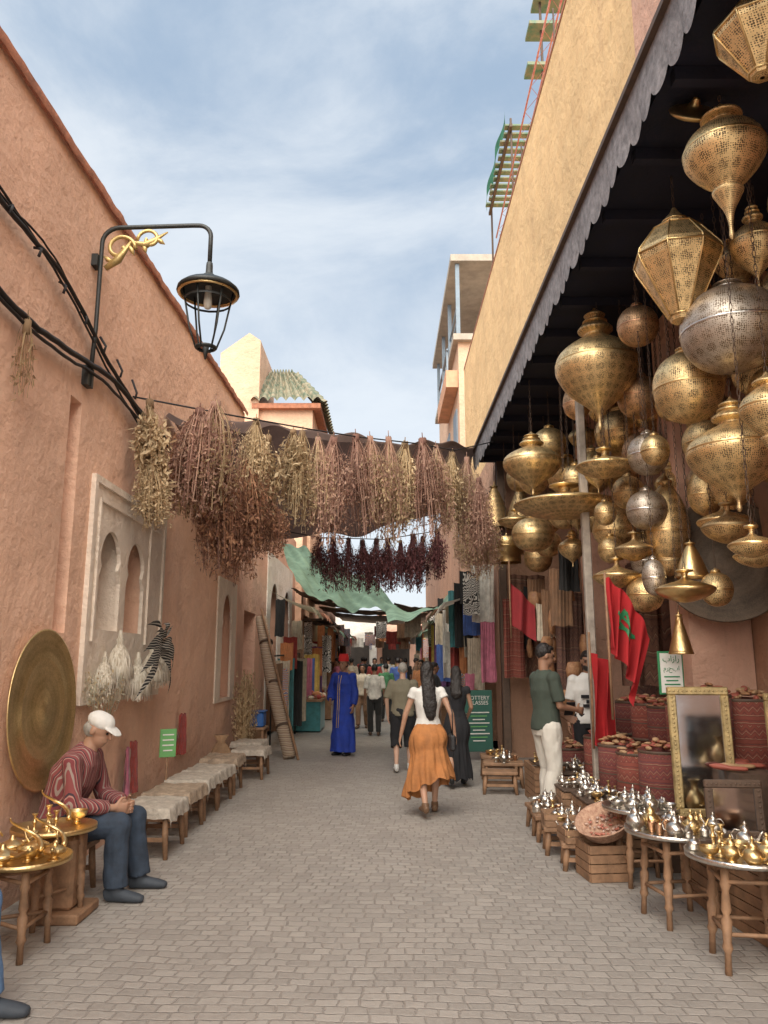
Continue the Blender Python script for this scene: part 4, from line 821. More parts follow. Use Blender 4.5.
o=B().box((0,0,.03),(.36,.36,.06),bev=.01).box((0,0,.27),(.22,.22,.42),bev=.02).obj('wooden_stand',WOOD); tag(o,'worn carved wooden stand on the paving','stand'); o.location=(-2.0,5.12,0)
# ------------------------------------------------------------ metalware
def teapot(m,label,s=1):
    T=thing('teapot',label,'teapot',(0,0,-5),0,'metal teapots on trays')
    B().lathe([(.0,0),(.035,0),(.03,.01),(.05,.03),(.065,.06),(.055,.09),(.03,.11),(.028,.12)],n=18).obj('teapot_body',m,T)
    B().lathe([(.03,.12),(.026,.135),(.01,.15),(.005,.155),(.012,.165),(.004,.18),(0,.185)],n=14).obj('lid',m,T)
    B().tube([(.055,0,.05),(.085,0,.065),(.10,0,.10),(.12,0,.125)],[.014,.010,.007,.006],7).obj('spout',m,T)
    B().tube([(-.03,0,.115),(-.07,0,.12),(-.095,0,.09),(-.085,0,.05),(-.055,0,.045)],.005,6).obj('handle',m,T); return T
TP=[teapot(SIL,'small polished silver teapot with domed lid'),teapot(BR,'small polished brass teapot with domed lid')]
def bowlo(m,label,prof,name='metal_bowl',cat='bowl',grp='small metal wares'):
    o=B().lathe(prof,n=18).obj(name,m); o.location=(0,0,-5); tag(o,label,cat,grp); return o
BW=[bowlo(SIL,'small footed silver bowl among wares',[(.03,0),(.02,.01),(.02,.02),(.05,.04),(.06,.07),(.055,.07),(.03,.04),(0,.03)]),
 bowlo(BR,'small footed brass bowl among wares',[(.03,0),(.02,.01),(.02,.02),(.05,.04),(.06,.07),(.055,.07),(.03,.04),(0,.03)]),
 bowlo(BR,'slim turned brass candlestick among wares',[(.04,0),(.035,.012),(.012,.03),(.01,.06),(.02,.075),(.01,.09),(.012,.12),(.025,.135),(.01,.14)],'candlestick','candlestick'),
 bowlo(SIL,'small silver lidded sugar box',[(.0,0),(.045,0),(.05,.02),(.05,.05),(.052,.055),(.04,.075),(.012,.09),(.016,.10),(0,.11)],'sugar_box','box'),
 bowlo(COP,'small copper cup among wares',[(.02,0),(.028,.03),(.034,.07),(.03,.07),(.0,.01)],'metal_cup','cup'),
 bowlo(BR,'tall brass vase with flared neck',[(.05,0),(.04,.02),(.07,.08),(.085,.15),(.06,.21),(.03,.25),(.028,.30),(.05,.33),(.045,.33),(.02,.29)],'brass_vase','vase'),
 bowlo(COP,'round copper cooking pot with rim',[(0,0),(.08,0),(.12,.05),(.13,.10),(.115,.14),(.13,.15),(.12,.15),(.10,.13),(0,.1)],'copper_pot','pot')]
def alad():
    T=thing('oil_lamp','polished brass genie style oil lamp','oil lamp',(0,0,-5),0,'brass oil lamps on trays')
    B().lathe([(0,0),(.045,0),(.02,.02),(.06,.04),(.07,.06),(.04,.08),(.02,.09),(.012,.11),(0,.115)],n=18).obj('lamp_body',BR,T)
    B().tube([(.05,0,.055),(.10,0,.06),(.15,0,.085),(.17,0,.10)],[.022,.014,.009,.014],8).obj('spout',BR,T)
    B().tube([(-.05,0,.06),(-.10,0,.09),(-.12,0,.13),(-.09,0,.15),(-.07,0,.12)],.007,6).obj('handle',BR,T); return T
AL=alad()
def scatter(cx,cy,z,r,n,pool,smin=.8,smax=1.2,mind=.07):
    pts=[];tr=0
    while len(pts)<n and tr<2000:
        tr+=1; a=U(0,6.28); q=r*math.sqrt(R()); p=(cx+q*math.cos(a),cy+q*math.sin(a))
        if all(math.hypot(p[0]-o[0],p[1]-o[1])>mind for o in pts): pts.append(p)
    for p in pts: copyt(random.choice(pool),(p[0],p[1],z),U(0,6.28),U(smin,smax))
random.seed(21)
scatter(1.90,4.35,.532,.24,16,[TP[1],TP[1],BW[1],BW[2],TP[0],BW[3],BW[4]],.6,.95,.08)
scatter(2.25,3.85,.552,.23,12,[TP[1],BW[1],BW[2],TP[1]],.65,1.0,.09)
scatter(1.80,5.05,.512,.25,19,[TP[0],TP[0],BW[4],BW[0],BW[3],TP[1]],.55,.9,.075)
scatter(1.85,5.85,.502,.22,14,[TP[0],BW[3],BW[0]],.6,.9,.08)
scatter(-1.98,4.52,.472,.18,5,[AL,BW[1],AL],.8,1.1,.10)
scatter(-2.03,5.02,.532,.18,5,[AL,BW[1],BW[2]],.8,1.1,.10)
for (x,y,z) in ((-1.98,4.5,.5),(-2.05,5.05,.56),(-1.9,4.62,.5)):
    b=B(); pts=[(x+.09*math.cos(t/4)*(1-.01*t),y+.09*math.sin(t/4),z+.02+.012*t) for t in range(16)]
    b.tube(pts,[.016-.0008*i for i in range(16)],8); o=b.obj('brass_horn',BR,None,True,(x,y,z)); tag(o,'curved polished brass horn on a tray','horn')
# ------------------------------------------------------------ crates and stools
def stool(label,x,y,w_,d_,h,m=WOOD,rz=0,top=None,grp='low wooden stools'):
    T=thing('low_stool',label,'stool',(x,y,0),rz,grp)
    B().box((0,0,h-.02),(w_,d_,.04),bev=.008).obj('seat',top or m,T)
    for i in (-1,1):
        for j in (-1,1):
            B().tube([(i*(w_/2-.04),j*(d_/2-.04),h-.03),(i*(w_/2-.035),j*(d_/2-.035),h*.5),(i*(w_/2-.02),j*(d_/2-.02),0)],[.02,.026,.018],8).obj('leg',m,T)
    for j in (-1,1): B().box((0,j*(d_/2-.03),h*.4),(w_-.06,.02,.03)).obj('stretcher',m,T)
    return T
def crate(label,x,y,z,w_,d_,h,m=WOOD,rz=0):
    T=thing('wooden_crate',label,'crate',(x,y,z),rz,'wooden display crates')
    tk=.014; K=max(2,int(h/.06))
    for q,(cx,cy,sx,sy) in enumerate(((0,-d_/2,w_,tk),(0,d_/2,w_,tk),(-w_/2,0,tk,d_-tk*1.2),(w_/2,0,tk,d_-tk*1.2))):
        b=B()
        for k in range(K): b.box((cx,cy,(k+.5)*h/K),(sx,sy,h/K*.88))
        b.box((cx*.96,cy*.96,h/2),(min(sx,.03) if sx>sy else .008,min(sy,.03) if sy>sx else .008,h*.98))
        b.obj('crate_side',m,T)
    B().box((0,0,.012),(w_-.03,d_-.03,.02)).obj('crate_base',m,T); return T
random.seed(31)
stool('low wooden stool under seated man',-2.17,5.58,.34,.36,.33,WOOD); stool('low wooden stool under seated person',-2.2,3.62,.34,.36,.33,WOOD)
for (x,y,w_,d_,h) in ((1.52,6.25,.34,.28,.20),(1.48,6.72,.34,.28,.22),(1.47,7.2,.3,.3,.22),(1.5,7.62,.3,.28,.22),(1.38,9.6,.42,.3,.26),(1.5,10.1,.5,.36,.3),(1.55,10.8,.5,.36,.3)):
    stool('small low wooden display stool with turned legs',x,y,w_,d_,h,rz=U(-.15,.15))
for (x,y,z,w_,d_,h) in ((1.52,6.25,.20,.32,.26,.10),(1.48,6.72,.22,.32,.26,.10),(1.9,6.5,0,.4,.5,.34),(1.9,7.05,0,.4,.5,.36),(1.85,7.65,0,.4,.5,.36),(2.0,8.3,0,.5,.6,.42),(1.9,9.1,0,.5,.7,.4),(2.25,5.4,0,.42,.5,.4),(2.3,4.8,0,.42,.5,.42),(2.7,4.9,0,.4,.8,.75)):
    crate('slatted brown wooden crate holding small wares',x,y,z,w_,d_,h,WOOD,U(-.1,.1))
for (x,y,z) in ((1.9,6.5,.352),(1.9,7.05,.372),(1.85,7.65,.372),(2.0,8.3,.432),(1.9,9.1,.412),(2.25,5.4,.412),(2.3,4.8,.432),(2.7,4.9,.762)):
    o=B().box((0,0,0),(.42,.52,.02),bev=.004).obj('display_board',WOODD); o.location=(x,y,z); tag(o,'dark board covered in small metal wares','board','display boards')
for (x,y,z,r,n,pl,md) in ((1.52,6.25,.225,.12,9,0,.06),(1.48,6.72,.245,.12,9,0,.06),(1.9,6.5,.363,.2,18,0,.065),(1.9,7.05,.383,.2,18,0,.065),(1.85,7.65,.383,.2,16,0,.065),(2.0,8.3,.443,.22,14,0,.07),(1.47,7.2,.222,.12,8,0,.06),(1.5,7.62,.222,.12,8,0,.06),(1.9,9.1,.423,.22,10,0,.08),(1.5,10.1,.302,.18,7,0,.08),(1.55,10.8,.302,.18,7,0,.08),(2.32,4.62,.443,.15,6,1,.12),(2.7,4.85,.773,.28,8,1,.15),(2.35,5.5,.423,.12,3,1,.12)):
    scatter(x,y,z,r,n,[BW[1],BW[5],BW[6],TP[1],BW[2]] if pl else [BW[0],BW[3],BW[4],BW[0],TP[0],BW[2],BW[1]],.55,.95,md)
WICK=mat('red_wicker',(.36,.17,.11),.9,c2=(.60,.40,.28),sc=40,bump=.7)
T=thing('wicker_tray','round reddish woven tray of trinkets leaning on crates','tray',(1.62,5.95,.34)); T.rotation_euler=(.35,-.35,0)
B().lathe([(0,0),(.16,.0),(.2,.08),(.21,.09),(.195,.09),(.15,.02),(0,.015)],n=24,sub=1).obj('tray_rim',WICK,T)
b=B()
for i in range(60):
    a=U(0,6.28);q=.14*math.sqrt(R()); b.sph((q*math.cos(a),q*math.sin(a),.03+.01*R()),(U(.01,.02),U(.008,.014),U(.006,.01)),M.Rotation(U(0,6),3,'Z'),6,mi=i%2)
b.obj('heaped_trinkets',[mat('coral_bead',(.45,.17,.12),.6),mat('pale_bead',(.5,.36,.29),.6)],T)
crate('small wooden crate under a woven tray',1.6,6.0,0,.3,.3,.25,WOOD,.1)
# ------------------------------------------------------------ kilim baskets
KIL=kilim('kilim_red',(.27,.07,.05),(.45,.32,.21),(.05,.04,.04),20,17); KIL2=kilim('kilim_dark',(.22,.06,.05),(.38,.27,.17),(.04,.04,.07),24,20)
LEATH=mat('mixed_leather',(.30,.12,.06),.6,c2=(.45,.25,.12),sc=20,bump=.8); TANL=mat('tan_leather',(.42,.26,.14),.6); REDL=mat('red_leather',(.34,.09,.06),.6)
def basket(x,y,z,r,h,m,label='red patterned woven basket with stacked goods'):
    T=thing('woven_basket',label,'basket',(x,y,z),U(0,6),'red woven baskets')
    B().lathe([(0,0),(r*.9,0),(r,.03),(r*1.02,h*.5),(r,h),(r*.95,h),(r*.93,h-.05),(0,h-.05)],n=28,sub=1).obj('basket_body',m,T)
    for zz in (.03,h*.5,h-.01): B().lathe([(r*1.0,zz-.012),(r*1.04,zz),(r*1.0,zz+.012)],n=28,sub=1).obj('basket_band',WOODD,T)
    b=B()
    for i in range(30):
        a=U(0,6.28); q=r*.85*math.sqrt(R()); b.sph((q*math.cos(a),q*math.sin(a),h-.02+.09*(1-q/r)+U(0,.03)),(U(.03,.06),U(.015,.03),U(.01,.018)),M.Rotation(U(0,6),3,'Z')@M.Rotation(U(-.6,.6),3,'X'),8,mi=i%3)
    b.obj('heaped_slippers',[LEATH,TANL,REDL],T)
random.seed(41)
o=B().bx(2.05,2.75,6.1,8.6,0,.28).obj('display_platform',WOODD,None,True,(2.4,7.3,0)); tag(o,'low dark wooden platform carrying baskets','platform')
o=B().bx(2.42,2.74,5.5,8.6,.285,.78).obj('display_shelf',WOODD,None,True,(2.6,7.3,.285)); tag(o,'dark wooden step carrying upper baskets','shelf')
basket(2.22,7.98,.285,.22,.52,KIL); basket(2.2,7.45,.285,.2,.5,KIL2); basket(2.24,6.98,.285,.21,.48,KIL); basket(2.25,6.5,.285,.18,.55,KIL2)
basket(2.58,8.2,.785,.18,.35,KIL2); basket(2.56,7.62,.785,.18,.36,KIL); basket(2.55,7.15,.785,.17,.36,KIL2); basket(2.55,6.65,.785,.18,.42,KIL); basket(2.55,6.2,.785,.16,.5,KIL2); basket(2.9,6.35,.0,.2,1.25,KIL)
basket(2.0,8.75,0,.2,.62,KIL2); basket(2.55,9.7,0,.25,.8,KIL)
sm_=B().loft([((0,-.11,.02),.02,.012),((0,-.08,.02),.032,.016),((0,0,.02),.030,.016),((0,.06,.028),.036,.024),((0,.11,.03),.026,.018),((0,.14,.035),.006,.006)],n=10).mesh('slipper',[TANL]); sm2=sm_.copy(); sm2.materials.clear(); sm2.materials.append(REDL)
for i in range(34):
    o=bpy.data.objects.new('slipper',random.choice((sm_,sm2))); COL.objects.link(o); o.location=(2.43+.1*(i%3),5.62+.085*i+.02*R(),.785 if i<7 else .29)
    if i>=7: o.location=(2.07+.05*R(),6.15+.08*(i-7),.285+.03*(i%2))
    o.rotation_euler=(0,U(-.2,.2),1.4+U(-.3,.3)); tag(o,'%s pointed leather slipper on display'%('tan' if o.data==sm_ else 'red'),'slipper','leather slippers on display')
# ------------------------------------------------------------ mirrors
MIR=mat('mirror_glass',(.55,.56,.58),.06,1,var=.05,bump=0)
def frame(label,loc,rz,w_,h,bd,m,tilt=.12):
    T=thing('mirror',label,'mirror',loc,rz,'framed mirrors'); T.rotation_euler=(-tilt,0,rz); b=B()
    for (cx,cz,sx,sz) in ((0,bd/2,w_,bd),(0,h-bd/2,w_,bd),(-w_/2+bd/2,h/2,bd,h-2*bd),(w_/2-bd/2,h/2,bd,h-2*bd)):
        b.box((cx,0,cz),(sx,.04,sz),bev=.008)
        L=max(sx,sz); n=int(L/.03)
        for i in range(n):
            t=-L/2+(i+.5)*L/n; p=(cx+t,-.020,cz) if sx>sz else (cx,-.020,cz+t); b.sph(p,(.009,.004,.009),n=6)
    b.obj('frame',m,T); B().box((0,.005,h/2),(w_-2*bd+.01,.01,h-2*bd+.01)).obj('mirror_glass',MIR,T); return T
frame('tall gilt framed mirror leaning among baskets',(2.28,5.72,.46),rad(-6),.43,.90,.06,GOLDP,.05)
frame('gilt bordered mirror behind others',(2.74,5.3,.78),rad(-4),.36,.55,.05,GOLDP,.05)
frame('small dark frame mirror with studs',(2.25,5.2,.43),rad(-4),.36,.36,.05,WOODD,.05)
frame('dark carved wooden frame mirror',(2.55,4.5,.78),rad(-5),.36,.42,.06,WOODD,.05)
# ------------------------------------------------------------ posts, signs, flags
o=B().box((0,0,2.42),(.08,.08,4.84),bev=.01).obj('canopy_post',POSTM); o.location=(2.06,7.75,0); tag(o,'pale painted wooden post holding the canopy','post')
o=B().box((0,0,2.42),(.12,.12,4.84),bev=.01).obj('canopy_post',WOODD); o.location=(1.95,12.6,0); tag(o,'dark wooden post at canopy end','post')
WHITE=mat('white_board',(.70,.69,.65),.6,var=.06); GREEN=mat('sign_green',(.03,.20,.08),.6,var=.1); DG=mat('dark_green_board',(.03,.11,.085),.6,var=.15); GREENB=mat('light_green_board',(.14,.38,.13),.6,var=.12)
S=thing('shop_sign','white and green framed sign with lettering among baskets','sign',(2.3,6.3,1.28),rad(6))
B().box((0,0,.17),(.21,.02,.34),bev=.004).obj('sign_border',GREEN,S); B().box((0,-.012,.17),(.18,.006,.31)).obj('sign_board',WHITE,S)
text('بازار',.065,GREEN,S,(0,-.017,.26),(rad(90),0,0)); text('مرحبا',.05,GREEN,S,(0,-.017,.19),(rad(90),0,0)); B().tube([(0,.015,-.5),(0,.015,.02)],.008,6).obj('stand',WOODD,S)
for i,z in enumerate((.14,.11,.08,.05)): B().box((0,-.017,z),(.13-.03*(i%2),.003,.010)).obj('sign_line',GREEN,S)
S=thing('shop_sign','dark green board reading pottery classes by stall','sign',(1.5,12.6,.14),rad(8),scale=.9)
B().box((0,0,.52),(.50,.03,1.05),bev=.006).obj('sign_board',DG,S)
text('POTTERY\nCLASSES',.095,WHITE,S,(0,-.02,.88),(rad(90),0,0))
for i in range(9): B().box((0,-.02,.66-.06*i),(.38-.08*(i%3),.004,.018)).obj('sign_line',[WHITE,GREENB,WHITE][i%3],S)
for sx_ in (-.2,.2): B().box((sx_,.0,-.075),(.03,.03,.15)).obj('leg',WOODD,S)
S=thing('small_sign','small green board standing on a wooden peg','sign',(-2.15,7.95,.0),rad(25))
B().box((0,0,.74),(.16,.015,.27),bev=.003).obj('sign_board',GREENB,S); B().tube([(0,.012,0),(0,.012,.7)],.01,6).obj('stand',WOOD,S)
for z in (.82,.77,.72,.67): B().box((0,-.010,z),(.11-.02*(z<.7),.003,.012)).obj('sign_line',WHITE,S)
FR=cloth2('flag_red',(.50,.025,.03),.25,.2)
def flag(loc,label,fn,m,star=None,pole=None):
    F=thing('flag',label,'flag',loc,0,'red flags'); B().grid(fn,40,24).obj('flag_cloth',m,F)
    if star:
        cu,cv,r=star; b=B(); P=[(cu+r*math.sin(2*math.pi*i*2/5),cv-r*.8*math.cos(2*math.pi*i*2/5)) for i in range(6)]
        for i in range(5):
            (a,c),(d,e)=P[i],P[i+1]; L=math.hypot(d-a,e-c); nx,ny=-(e-c)/L*r*.10,(d-a)/L*r*.10; vs=[];K=14
            for k in range(K+1):
                t=k/K
                for sg in (-1,1): vs.append(fn(a+(d-a)*t+nx*sg,c+(e-c)*t+ny*sg)+V((-.003,-.009,0)))
            b.add(vs,[[2*k,2*k+1,2*k+3,2*k+2] for k in range(K)])
        b.obj('star_emblem',GREEN,F)
    if pole: B().tube(pole,.012,8).obj('flag_pole',WOOD,F)
    return F
def f1(u,v): return V((.34*u*(1-.45*v)+.02*math.sin(u*9+v*2)*v,-.075*math.sin(u*24+v)*(.3+v)-.05*u,-.02-.40*u*u-.10*u-(.60-.05*u)*v+.02*math.sin(u*17)))
flag((1.9,6.6,2.26),'red flag with green star draped from a pole',f1,FR,(.52,.42,.24),[(0,0,.03),(.02,.06,-1.2)])
def f2(u,v): return V((.20*u+.03*math.sin(u*12+v*3),-.06*math.sin(u*11),-.85*v-.1*u))
flag((2.0,7.6,1.62),'folded red flag hanging straight down',f2,FR,None,[(0,0,.2),(0,0,-.3),(0,.02,-.9)])
def f3(u,v): return V((.34*u,.05*math.sin(u*10+v),-.35*u-(.6-.1*u)*v))
flag((1.78,10.9,2.65),'red flag hanging from the canopy',f3,mat('flag_dark_red',(.30,.03,.035),.9),None,[(0,0,.3),(0,0,-.8)])
# ------------------------------------------------------------ hanging textiles
def hang(name,label,cat,x,y,z,w_,h,m,ang=0,grp='hanging textiles'):
    a=rad(ang); dx,dy=math.cos(a),math.sin(a); s=U(0,6)
    def fn(u,v):
        q=w_*(u-.5); d=.035*math.sin(u*w_*26+s)*(.4+v)+.015*math.sin(u*40+v*4+s)
        return V((q*dx-d*dy,q*dy+d*dx,-h*v-.02*abs(math.sin(u*5+s))))
    o=B().grid(fn,22,10).obj(name,m); o.location=(x,y,z); tag(o,label,cat,grp); return o
random.seed(51)
PRN=[stripes('patterned_scarf_a',[(0,(.42,.10,.1)),(.3,(.6,.48,.25)),(.5,(.12,.15,.3)),(.8,(.6,.55,.45))],22,2,distort=4),stripes('patterned_scarf_b',[(0,(.03,.03,.03)),(.5,(.6,.57,.52))],20,2,distort=8),stripes('patterned_scarf_c',[(0,(.08,.26,.27)),(.4,(.6,.6,.5)),(.6,(.36,.13,.26))],26,2,distort=4)]
for i,(x,y,z,w_,h,c) in enumerate([(1.72,13.4,3.2,.4,1.0,'white'),(1.6,14.0,3.1,.35,1.1,'blue'),(1.5,14.6,3.0,.35,1.2,'black'),(1.45,15.2,2.9,.4,1.1,'teal'),(1.75,13.2,2.2,.3,1.0,'pink'),(1.62,13.9,1.95,.3,.9,'cream'),(1.6,14.8,1.9,.35,1.1,'orange'),(1.5,15.6,2.0,.4,1.2,'red'),(1.4,16.4,2.6,.4,1.4,'white'),(1.4,17.2,2.5,.5,1.4,'blue'),(1.4,18,2.4,.5,1.5,'purple'),(1.4,19,2.4,.5,1.5,'yellow'),(1.45,20.2,2.4,.6,1.5,'red'),(1.5,21.6,2.4,.6,1.6,'teal'),(1.5,23,2.4,.6,1.6,'cream'),(1.5,25,2.4,.6,1.6,'orange')]):
    hang('hanging_textile','%s textile hanging outside a stall'%c,'textile',x,y,z,w_,h,CM[c],U(-10,25))
for i in range(50):
    hang('hanging_scarf','patterned scarf hanging outside a stall','textile',1.2+U(0,.6),13.1+i*.4,U(1.3,3.2),U(.12,.28),U(.3,.8),random.choice(PRN+[CM['pink'],CM['teal'],CM['red'],CM['white'],CM['black'],CM['cream']]),U(-20,30))
for i,(x,y,z,w_,h,c) in enumerate([(-2.0,14.4,1.5,.35,1.2,'brown'),(-1.95,15.0,1.55,.35,1.3,'cream'),(-1.95,15.6,1.6,.4,1.3,'teal'),(-1.85,16.2,1.55,.35,1.3,'black'),(-1.85,16.8,1.6,.4,1.3,'cream'),(-1.8,17.5,1.6,.4,1.3,'pink'),(-1.8,18.2,1.6,.4,1.3,'blue'),(-1.8,19,1.7,.5,1.4,'yellow'),(-1.8,20,1.9,.5,1.5,'purple'),(-1.8,21.2,2.0,.5,1.5,'white'),(-1.8,22.5,2.1,.6,1.6,'red'),(-1.8,24,2.1,.6,1.6,'brown')]):
    hang('hanging_textile','%s textile hanging on a stall rail'%c,'textile',x,y,z,w_,h,CM[c],U(-25,10))
for i in range(36):
    hang('hanging_scarf','patterned scarf hanging on a stall rail','textile',-1.9+U(0,.45)*(i>8),14.2+i*.55,U(1.4,2.7),U(.15,.28),U(.5,1.0),random.choice(PRN+[CM['cream'],CM['brown'],CM['red'],CM['orange'],CM['black']]),U(-20,30))
for i in range(22):
    hang('hanging_scarf','patterned scarf hanging under the lane covers','textile',U(-1.7,1.7),27+i*.75,U(2.6,3.1),U(.3,.6),U(.4,.8),random.choice(PRN+[CM['cream'],CM['brown'],CM['red'],CM['orange'],CM['white']]),U(-20,20))
T=thing('clothes_rail','black metal rail carrying scarves beside the lane','rail',(-2,14,0))
B().tube([(-2.0,14,1.62),(-1.8,20.5,1.75)],.015,6).obj('rail_bar',BLACK,T,True)
for q in ((-2.0,14,1.6),(-1.9,17,1.66),(-1.8,20.5,1.73)): B().tube([(q[0],q[1],0),q],.015,6).obj('rail_post',BLACK,T,True)
for i,(x,y) in enumerate(((1.45,16.5),(1.4,18.6),(1.4,21),(1.35,24),(-1.7,18),(-1.7,21.5),(-1.65,24.5),(1.3,27),(-1.6,28),(1.3,30),(-1.5,32),(1.4,34),(-1.4,37),(1.4,40))):
    T=thing('stall_table','wooden stall table heaped with coloured goods','stall',(x,y,0),0,'stall tables along the lane')
    B().box((0,0,.68),(.7,1.4,.05)).obj('table_top',WOOD,T); B().box((0,0,.34),(.62,1.3,.62)).obj('table_skirt',random.choice((CM['red'],CM['brown'],CM['cream'],CM['teal'])),T)
    b=B()
    for j in range(40): b.sph((U(-.3,.3),U(-.6,.6),.72+.1*R()),(U(.05,.1),U(.05,.1),U(.03,.08)),M.Rotation(U(0,3),3,'Z'),6,mi=j%4)
    b.obj('heaped_goods',[CM['orange'],CM['cream'],CM['red'],CM['brown']],T)
K3=kilim('kilim_brown',(.22,.11,.075),(.38,.27,.17),(.07,.055,.055),7,9); K4=kilim('kilim_umber',(.16,.08,.06),(.30,.2,.13),(.04,.035,.04),9,12)
for (x,y,z,w_,h,m) in ((3.2,8.6,3.0,1.2,1.9,K3),(3.2,9.7,2.8,.9,1.8,K4),(2.6,10.95,2.5,.5,1.4,K4),(2.3,12.3,2.9,.6,1.6,K3),(2.0,12.0,2.5,.35,1.2,KIL),(3.2,11.9,3.2,1.2,2.2,K4),(3.22,5.9,2.6,.8,1.4,K3),(3.2,4.6,2.9,.9,2.0,KIL2),(2.75,8.3,2.5,.5,1.2,K3),(2.35,9.9,2.3,.35,1.1,K4)):
    hang('hanging_carpet','patterned woven carpet hanging in the shop','carpet',x,y,z,w_,h,m,90 if x>3 else 10,'hanging carpets')
for (y,c) in ((8.9,'black'),(9.3,'brown'),(11.3,'brown'),(11.7,'black'),(10.4,'brown'),(10.7,'cream'),(12.2,'black')):
    hang('hanging_cloth_goods','%s cloth goods hanging under the canopy'%c,'textile',2.1+U(0,.35),y,U(2.3,3.1),.26,U(.5,.9),CM[c],U(-20,20))
POU=B().loft([((0,0,-.22),.02,.02),((0,0,-.20),.08,.035),((0,0,-.1),.09,.05),((0,0,-.02),.07,.03),((0,0,0),.05,.015)],n=14); pm=POU.mesh('pouch',[LEATH])
for i in range(36):
    o=bpy.data.objects.new('leather_pouch',pm); COL.objects.link(o); o.location=(2.15+.14*(i%4),9.5+.2*(i//3),1.2+.33*(i%5)); o.rotation_euler=(0,0,U(0,6)); o.scale=(1,1,U(.8,1.6)); tag(o,'small brown leather pouch hanging in the shop','pouch','leather pouches')
# ------------------------------------------------------------ left wall things
FLE=mat('woven_grey_cloth',(.44,.39,.33),.95,var=.35,sc=22,bump=.6,bs=90); FLE2=mat('brown_weave',(.34,.26,.19),.95,var=.45,sc=18,bump=.9)
def cov_stool(x,y,w_,d_,h,m,rz):
    T=stool('low wooden stool draped with flat woven cover',x,y,w_,d_,h,WOOD,rz,None,'cloth covered stools by the wall'); s=U(0,9)
    def fn(u,v):
        X=(u-.5)*(w_+.16); Y=(v-.5)*(d_+.12); ex=max(0,abs(X)-w_/2-.01); ey=max(0,abs(Y)-d_/2-.01)
        z=h+.02+.018*noise.noise(V((X*7+s,Y*7,0)))+.006*noise.noise(V((X*30+s,Y*30,0)))-ex*1.5-ey*1.5
        X2=math.copysign(min(abs(X),w_/2+.01)+ex*.25,X); Y2=math.copysign(min(abs(Y),d_/2+.01)+ey*.25,Y)
        return V((X2+.008*math.sin(Y*30+s)*(ex>0),Y2+.008*math.sin(X*30+s)*(ey>0),z))
    B().grid(fn,30,30).obj('woven_cover',m,T)
random.seed(61)
for (x,y,m) in ((-1.92,6.75,FLE),(-1.95,7.55,FLE2),(-1.95,8.25,FLE),(-1.95,8.95,FLE),(-1.95,9.7,FLE2),(-1.80,10.9,FLE),(-1.95,11.6,FLE)):
    cov_stool(x,y,.42,.58,.36+U(-.02,.04),m,U(-.08,.08))
k=stripes('zebra_stripe',[(0,(.42,.39,.34)),(.35,(.02,.02,.02))],40,2,distort=1.5)
T=thing('striped_feather_ornament','black and white striped leaf ornament hung by window','ornament',(-2.3,7.4,1.66))
for i in range(10):
    a=rad(-10+i*22); L=.58+.09*math.sin(i*2.3)
    def fn(u,v):
        wd=.13*math.sin(math.pi*min(1,u*1.02))*1.2; return V((.10+.10*math.sin(u*3)+.03*i/5,math.cos(a)*L*u+(v-.5)*wd*math.sin(a),math.sin(a)*L*u-.36*u*u+(v-.5)*wd*math.cos(a)))
    B().grid(fn,18,3).obj('striped_leaf',k,T)
PALE=[tm('raffia_cream',(.68,.61,.50)),tm('raffia_white',(.76,.71,.63)),tm('raffia_tan',(.50,.41,.30))]
k=N('raffia_bundle'); tcn=k.n('ShaderNodeTexCoord').outputs['Object']; mpn=k.n('ShaderNodeMapping',{'Vector':tcn,'Scale':(60,60,3)}).outputs[0]
nn_=k.n('ShaderNodeTexNoise',{'Vector':mpn,'Scale':1,'Detail':4}).outputs[0]; f=k.n('ShaderNodeMapRange',{0:nn_,1:.35,2:.65}).outputs[0]
k.l(k.mix(f,(.36,.30,.22),(.68,.62,.52)),k.b.inputs['Base Color']); k.b.inputs['Roughness'].default_value=.95; k.l(k.bump(nn_,.9,.02),k.b.inputs['Normal']); RAF=k.m
random.seed(77); b=B()
b.loft([((0,0,0),.012,.012),((0,0,-.05),.02,.02),((0,0,-.07),.035,.035),((0,0,-.10),.028,.028),((0,0,-.14),.06,.06),((0,0,-.22),.10,.10),((0,0,-.30),.125,.125),((0,0,-.37),.13,.13),((0,0,-.38),.05,.05)],n=30,wav=.10,wn=11,mi=0)
for i in range(160):
    a=U(0,6.28); r0=U(.07,.13); L=U(.36,.44); w=V((-math.sin(a),math.cos(a),0))*.003; p=V((math.cos(a)*r0,math.sin(a)*r0,-.27)); q=V((math.cos(a)*(r0+.02),math.sin(a)*(r0+.02),-L)); b.add([p-w,p+w,q+w,q-w],[[0,1,2,3]],1+i%2)
rm=b.mesh('raffia_broom',[RAF,PALE[0],PALE[1]])
for i,(x,y,z,s_) in enumerate(((-2.26,6.68,1.80,1.1),(-2.26,7.62,1.72,1.0),(-2.24,7.14,1.62,1.0),(-2.26,7.95,1.66,.85),(-2.28,6.40,1.62,.8))):
    o=bpy.data.objects.new('raffia_broom',rm); COL.objects.link(o); o.location=(x,y,z); o.scale=(s_*.85,s_,s_); o.rotation_euler=(0,0,i); tag(o,'cream raffia broom head hanging on the wall','broom','raffia brooms')
lb=bunch(12,.5,.20,22,.8,.022).mesh('sprig',[tm('sage_leaf',(.50,.48,.36)),PALE[0],TAN[0]])
for i,(y,z) in enumerate(((6.3,1.12),(6.55,1.1))):
    o=bpy.data.objects.new('dried_sprig_bundle',lb); COL.objects.link(o); o.location=(-2.28,y,z); o.rotation_euler=(math.pi,0,i); o.scale=(.6,.8,.7); tag(o,'loose bundle of pale dried sprigs on the wall','dried plants')
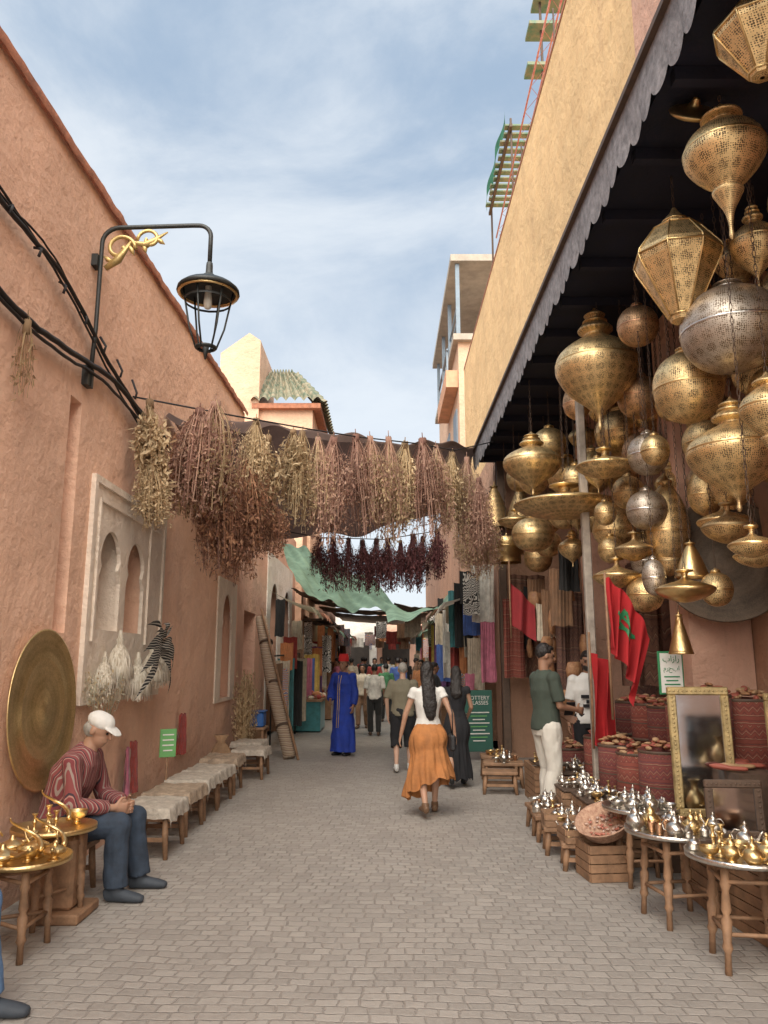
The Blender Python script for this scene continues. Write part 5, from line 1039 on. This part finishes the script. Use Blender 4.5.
o=bpy.data.objects.new('dried_plant_bunch',src[0][1]); COL.objects.link(o); o.location=(-2.12,12.0,.1); o.rotation_euler=(math.pi+.1,.05,0); o.scale=(.9,.9,1.15); tag(o,'tall dried grass bunch standing against the wall','dried plants')
for i,(y,z,c) in enumerate(((7.25,.78,'pink'),(7.42,.82,'red'),(9.2,.95,'red'),(7.32,.76,'cream'))):
    hang('hanging_scarf','narrow %s scarf hanging low on the wall'%c,'textile',-2.33,y,z,.10,.45,CM[c],90,'scarves on the wall')
T=thing('leaning_mat_roll','thick rolled woven mat leaning against the wall','mat',(-1.6,12.8,0)); ROLL=stripes('roll_weave',[(0,(.40,.31,.22)),(.3,(.30,.21,.15)),(.5,(.45,.36,.27)),(.8,(.25,.15,.11))],16,2,distort=.8)
B().tube([(-1.5,12.75,.03),(-1.9,13.4,1.17),(-2.22,14.0,2.3)],[.10,.115,.10],16).obj('mat_roll',ROLL,T,True)
B().tube([(-1.35,12.65,0),(-2.2,13.9,2.45)],.022,7).obj('pole',WOOD,T,True)
for t_ in (.2,.5,.8): p=V((-1.5,12.75,.03)).lerp(V((-2.22,14.0,2.3)),t_); q=(V((-2.22,14.0,2.3))-V((-1.5,12.75,.03))).normalized()*.02; B().tube([p-q,p+q],.122,16).obj('binding',WOODD,T,True)
T=thing('blue_box','blue plastic box resting on a wooden stool','box',(-2.0,12.2,.55)); BP=mat('blue_plastic',(.03,.12,.38),.5)
B().box((0,0,.11),(.34,.3,.22),bev=.02).obj('box_body',BP,T); B().box((0,0,.23),(.37,.33,.02),bev=.005).obj('box_rim',BP,T)
stool('plain wooden stool below a blue box',-2.0,12.2,.4,.4,.55)
SACK=mat('sackcloth',(.34,.21,.12),.95,var=.4,bump=.9)
for (x,y,s_) in ((-2.1,10.3,1),(-2.12,13.2,1.1)):
    o=B().loft([((0,0,0),.13,.13),((0,0,.1),.18,.16),((0,0,.3),.17,.15),((0,0,.45),.1,.1),((0,0,.52),.05,.05),((0,0,.6),.09,.08)],n=18,wav=.12,wn=5).obj('cloth_sack',SACK); o.location=(x,y,0); o.scale=(s_,)*3; tag(o,'tied brown cloth sack standing by the wall','sack','cloth sacks')
for o in [TP[0],TP[1],AL]+BW:
    for c in list(o.children): bpy.data.objects.remove(c)
    bpy.data.objects.remove(o)
bpy.data.scenes.remove(TS)
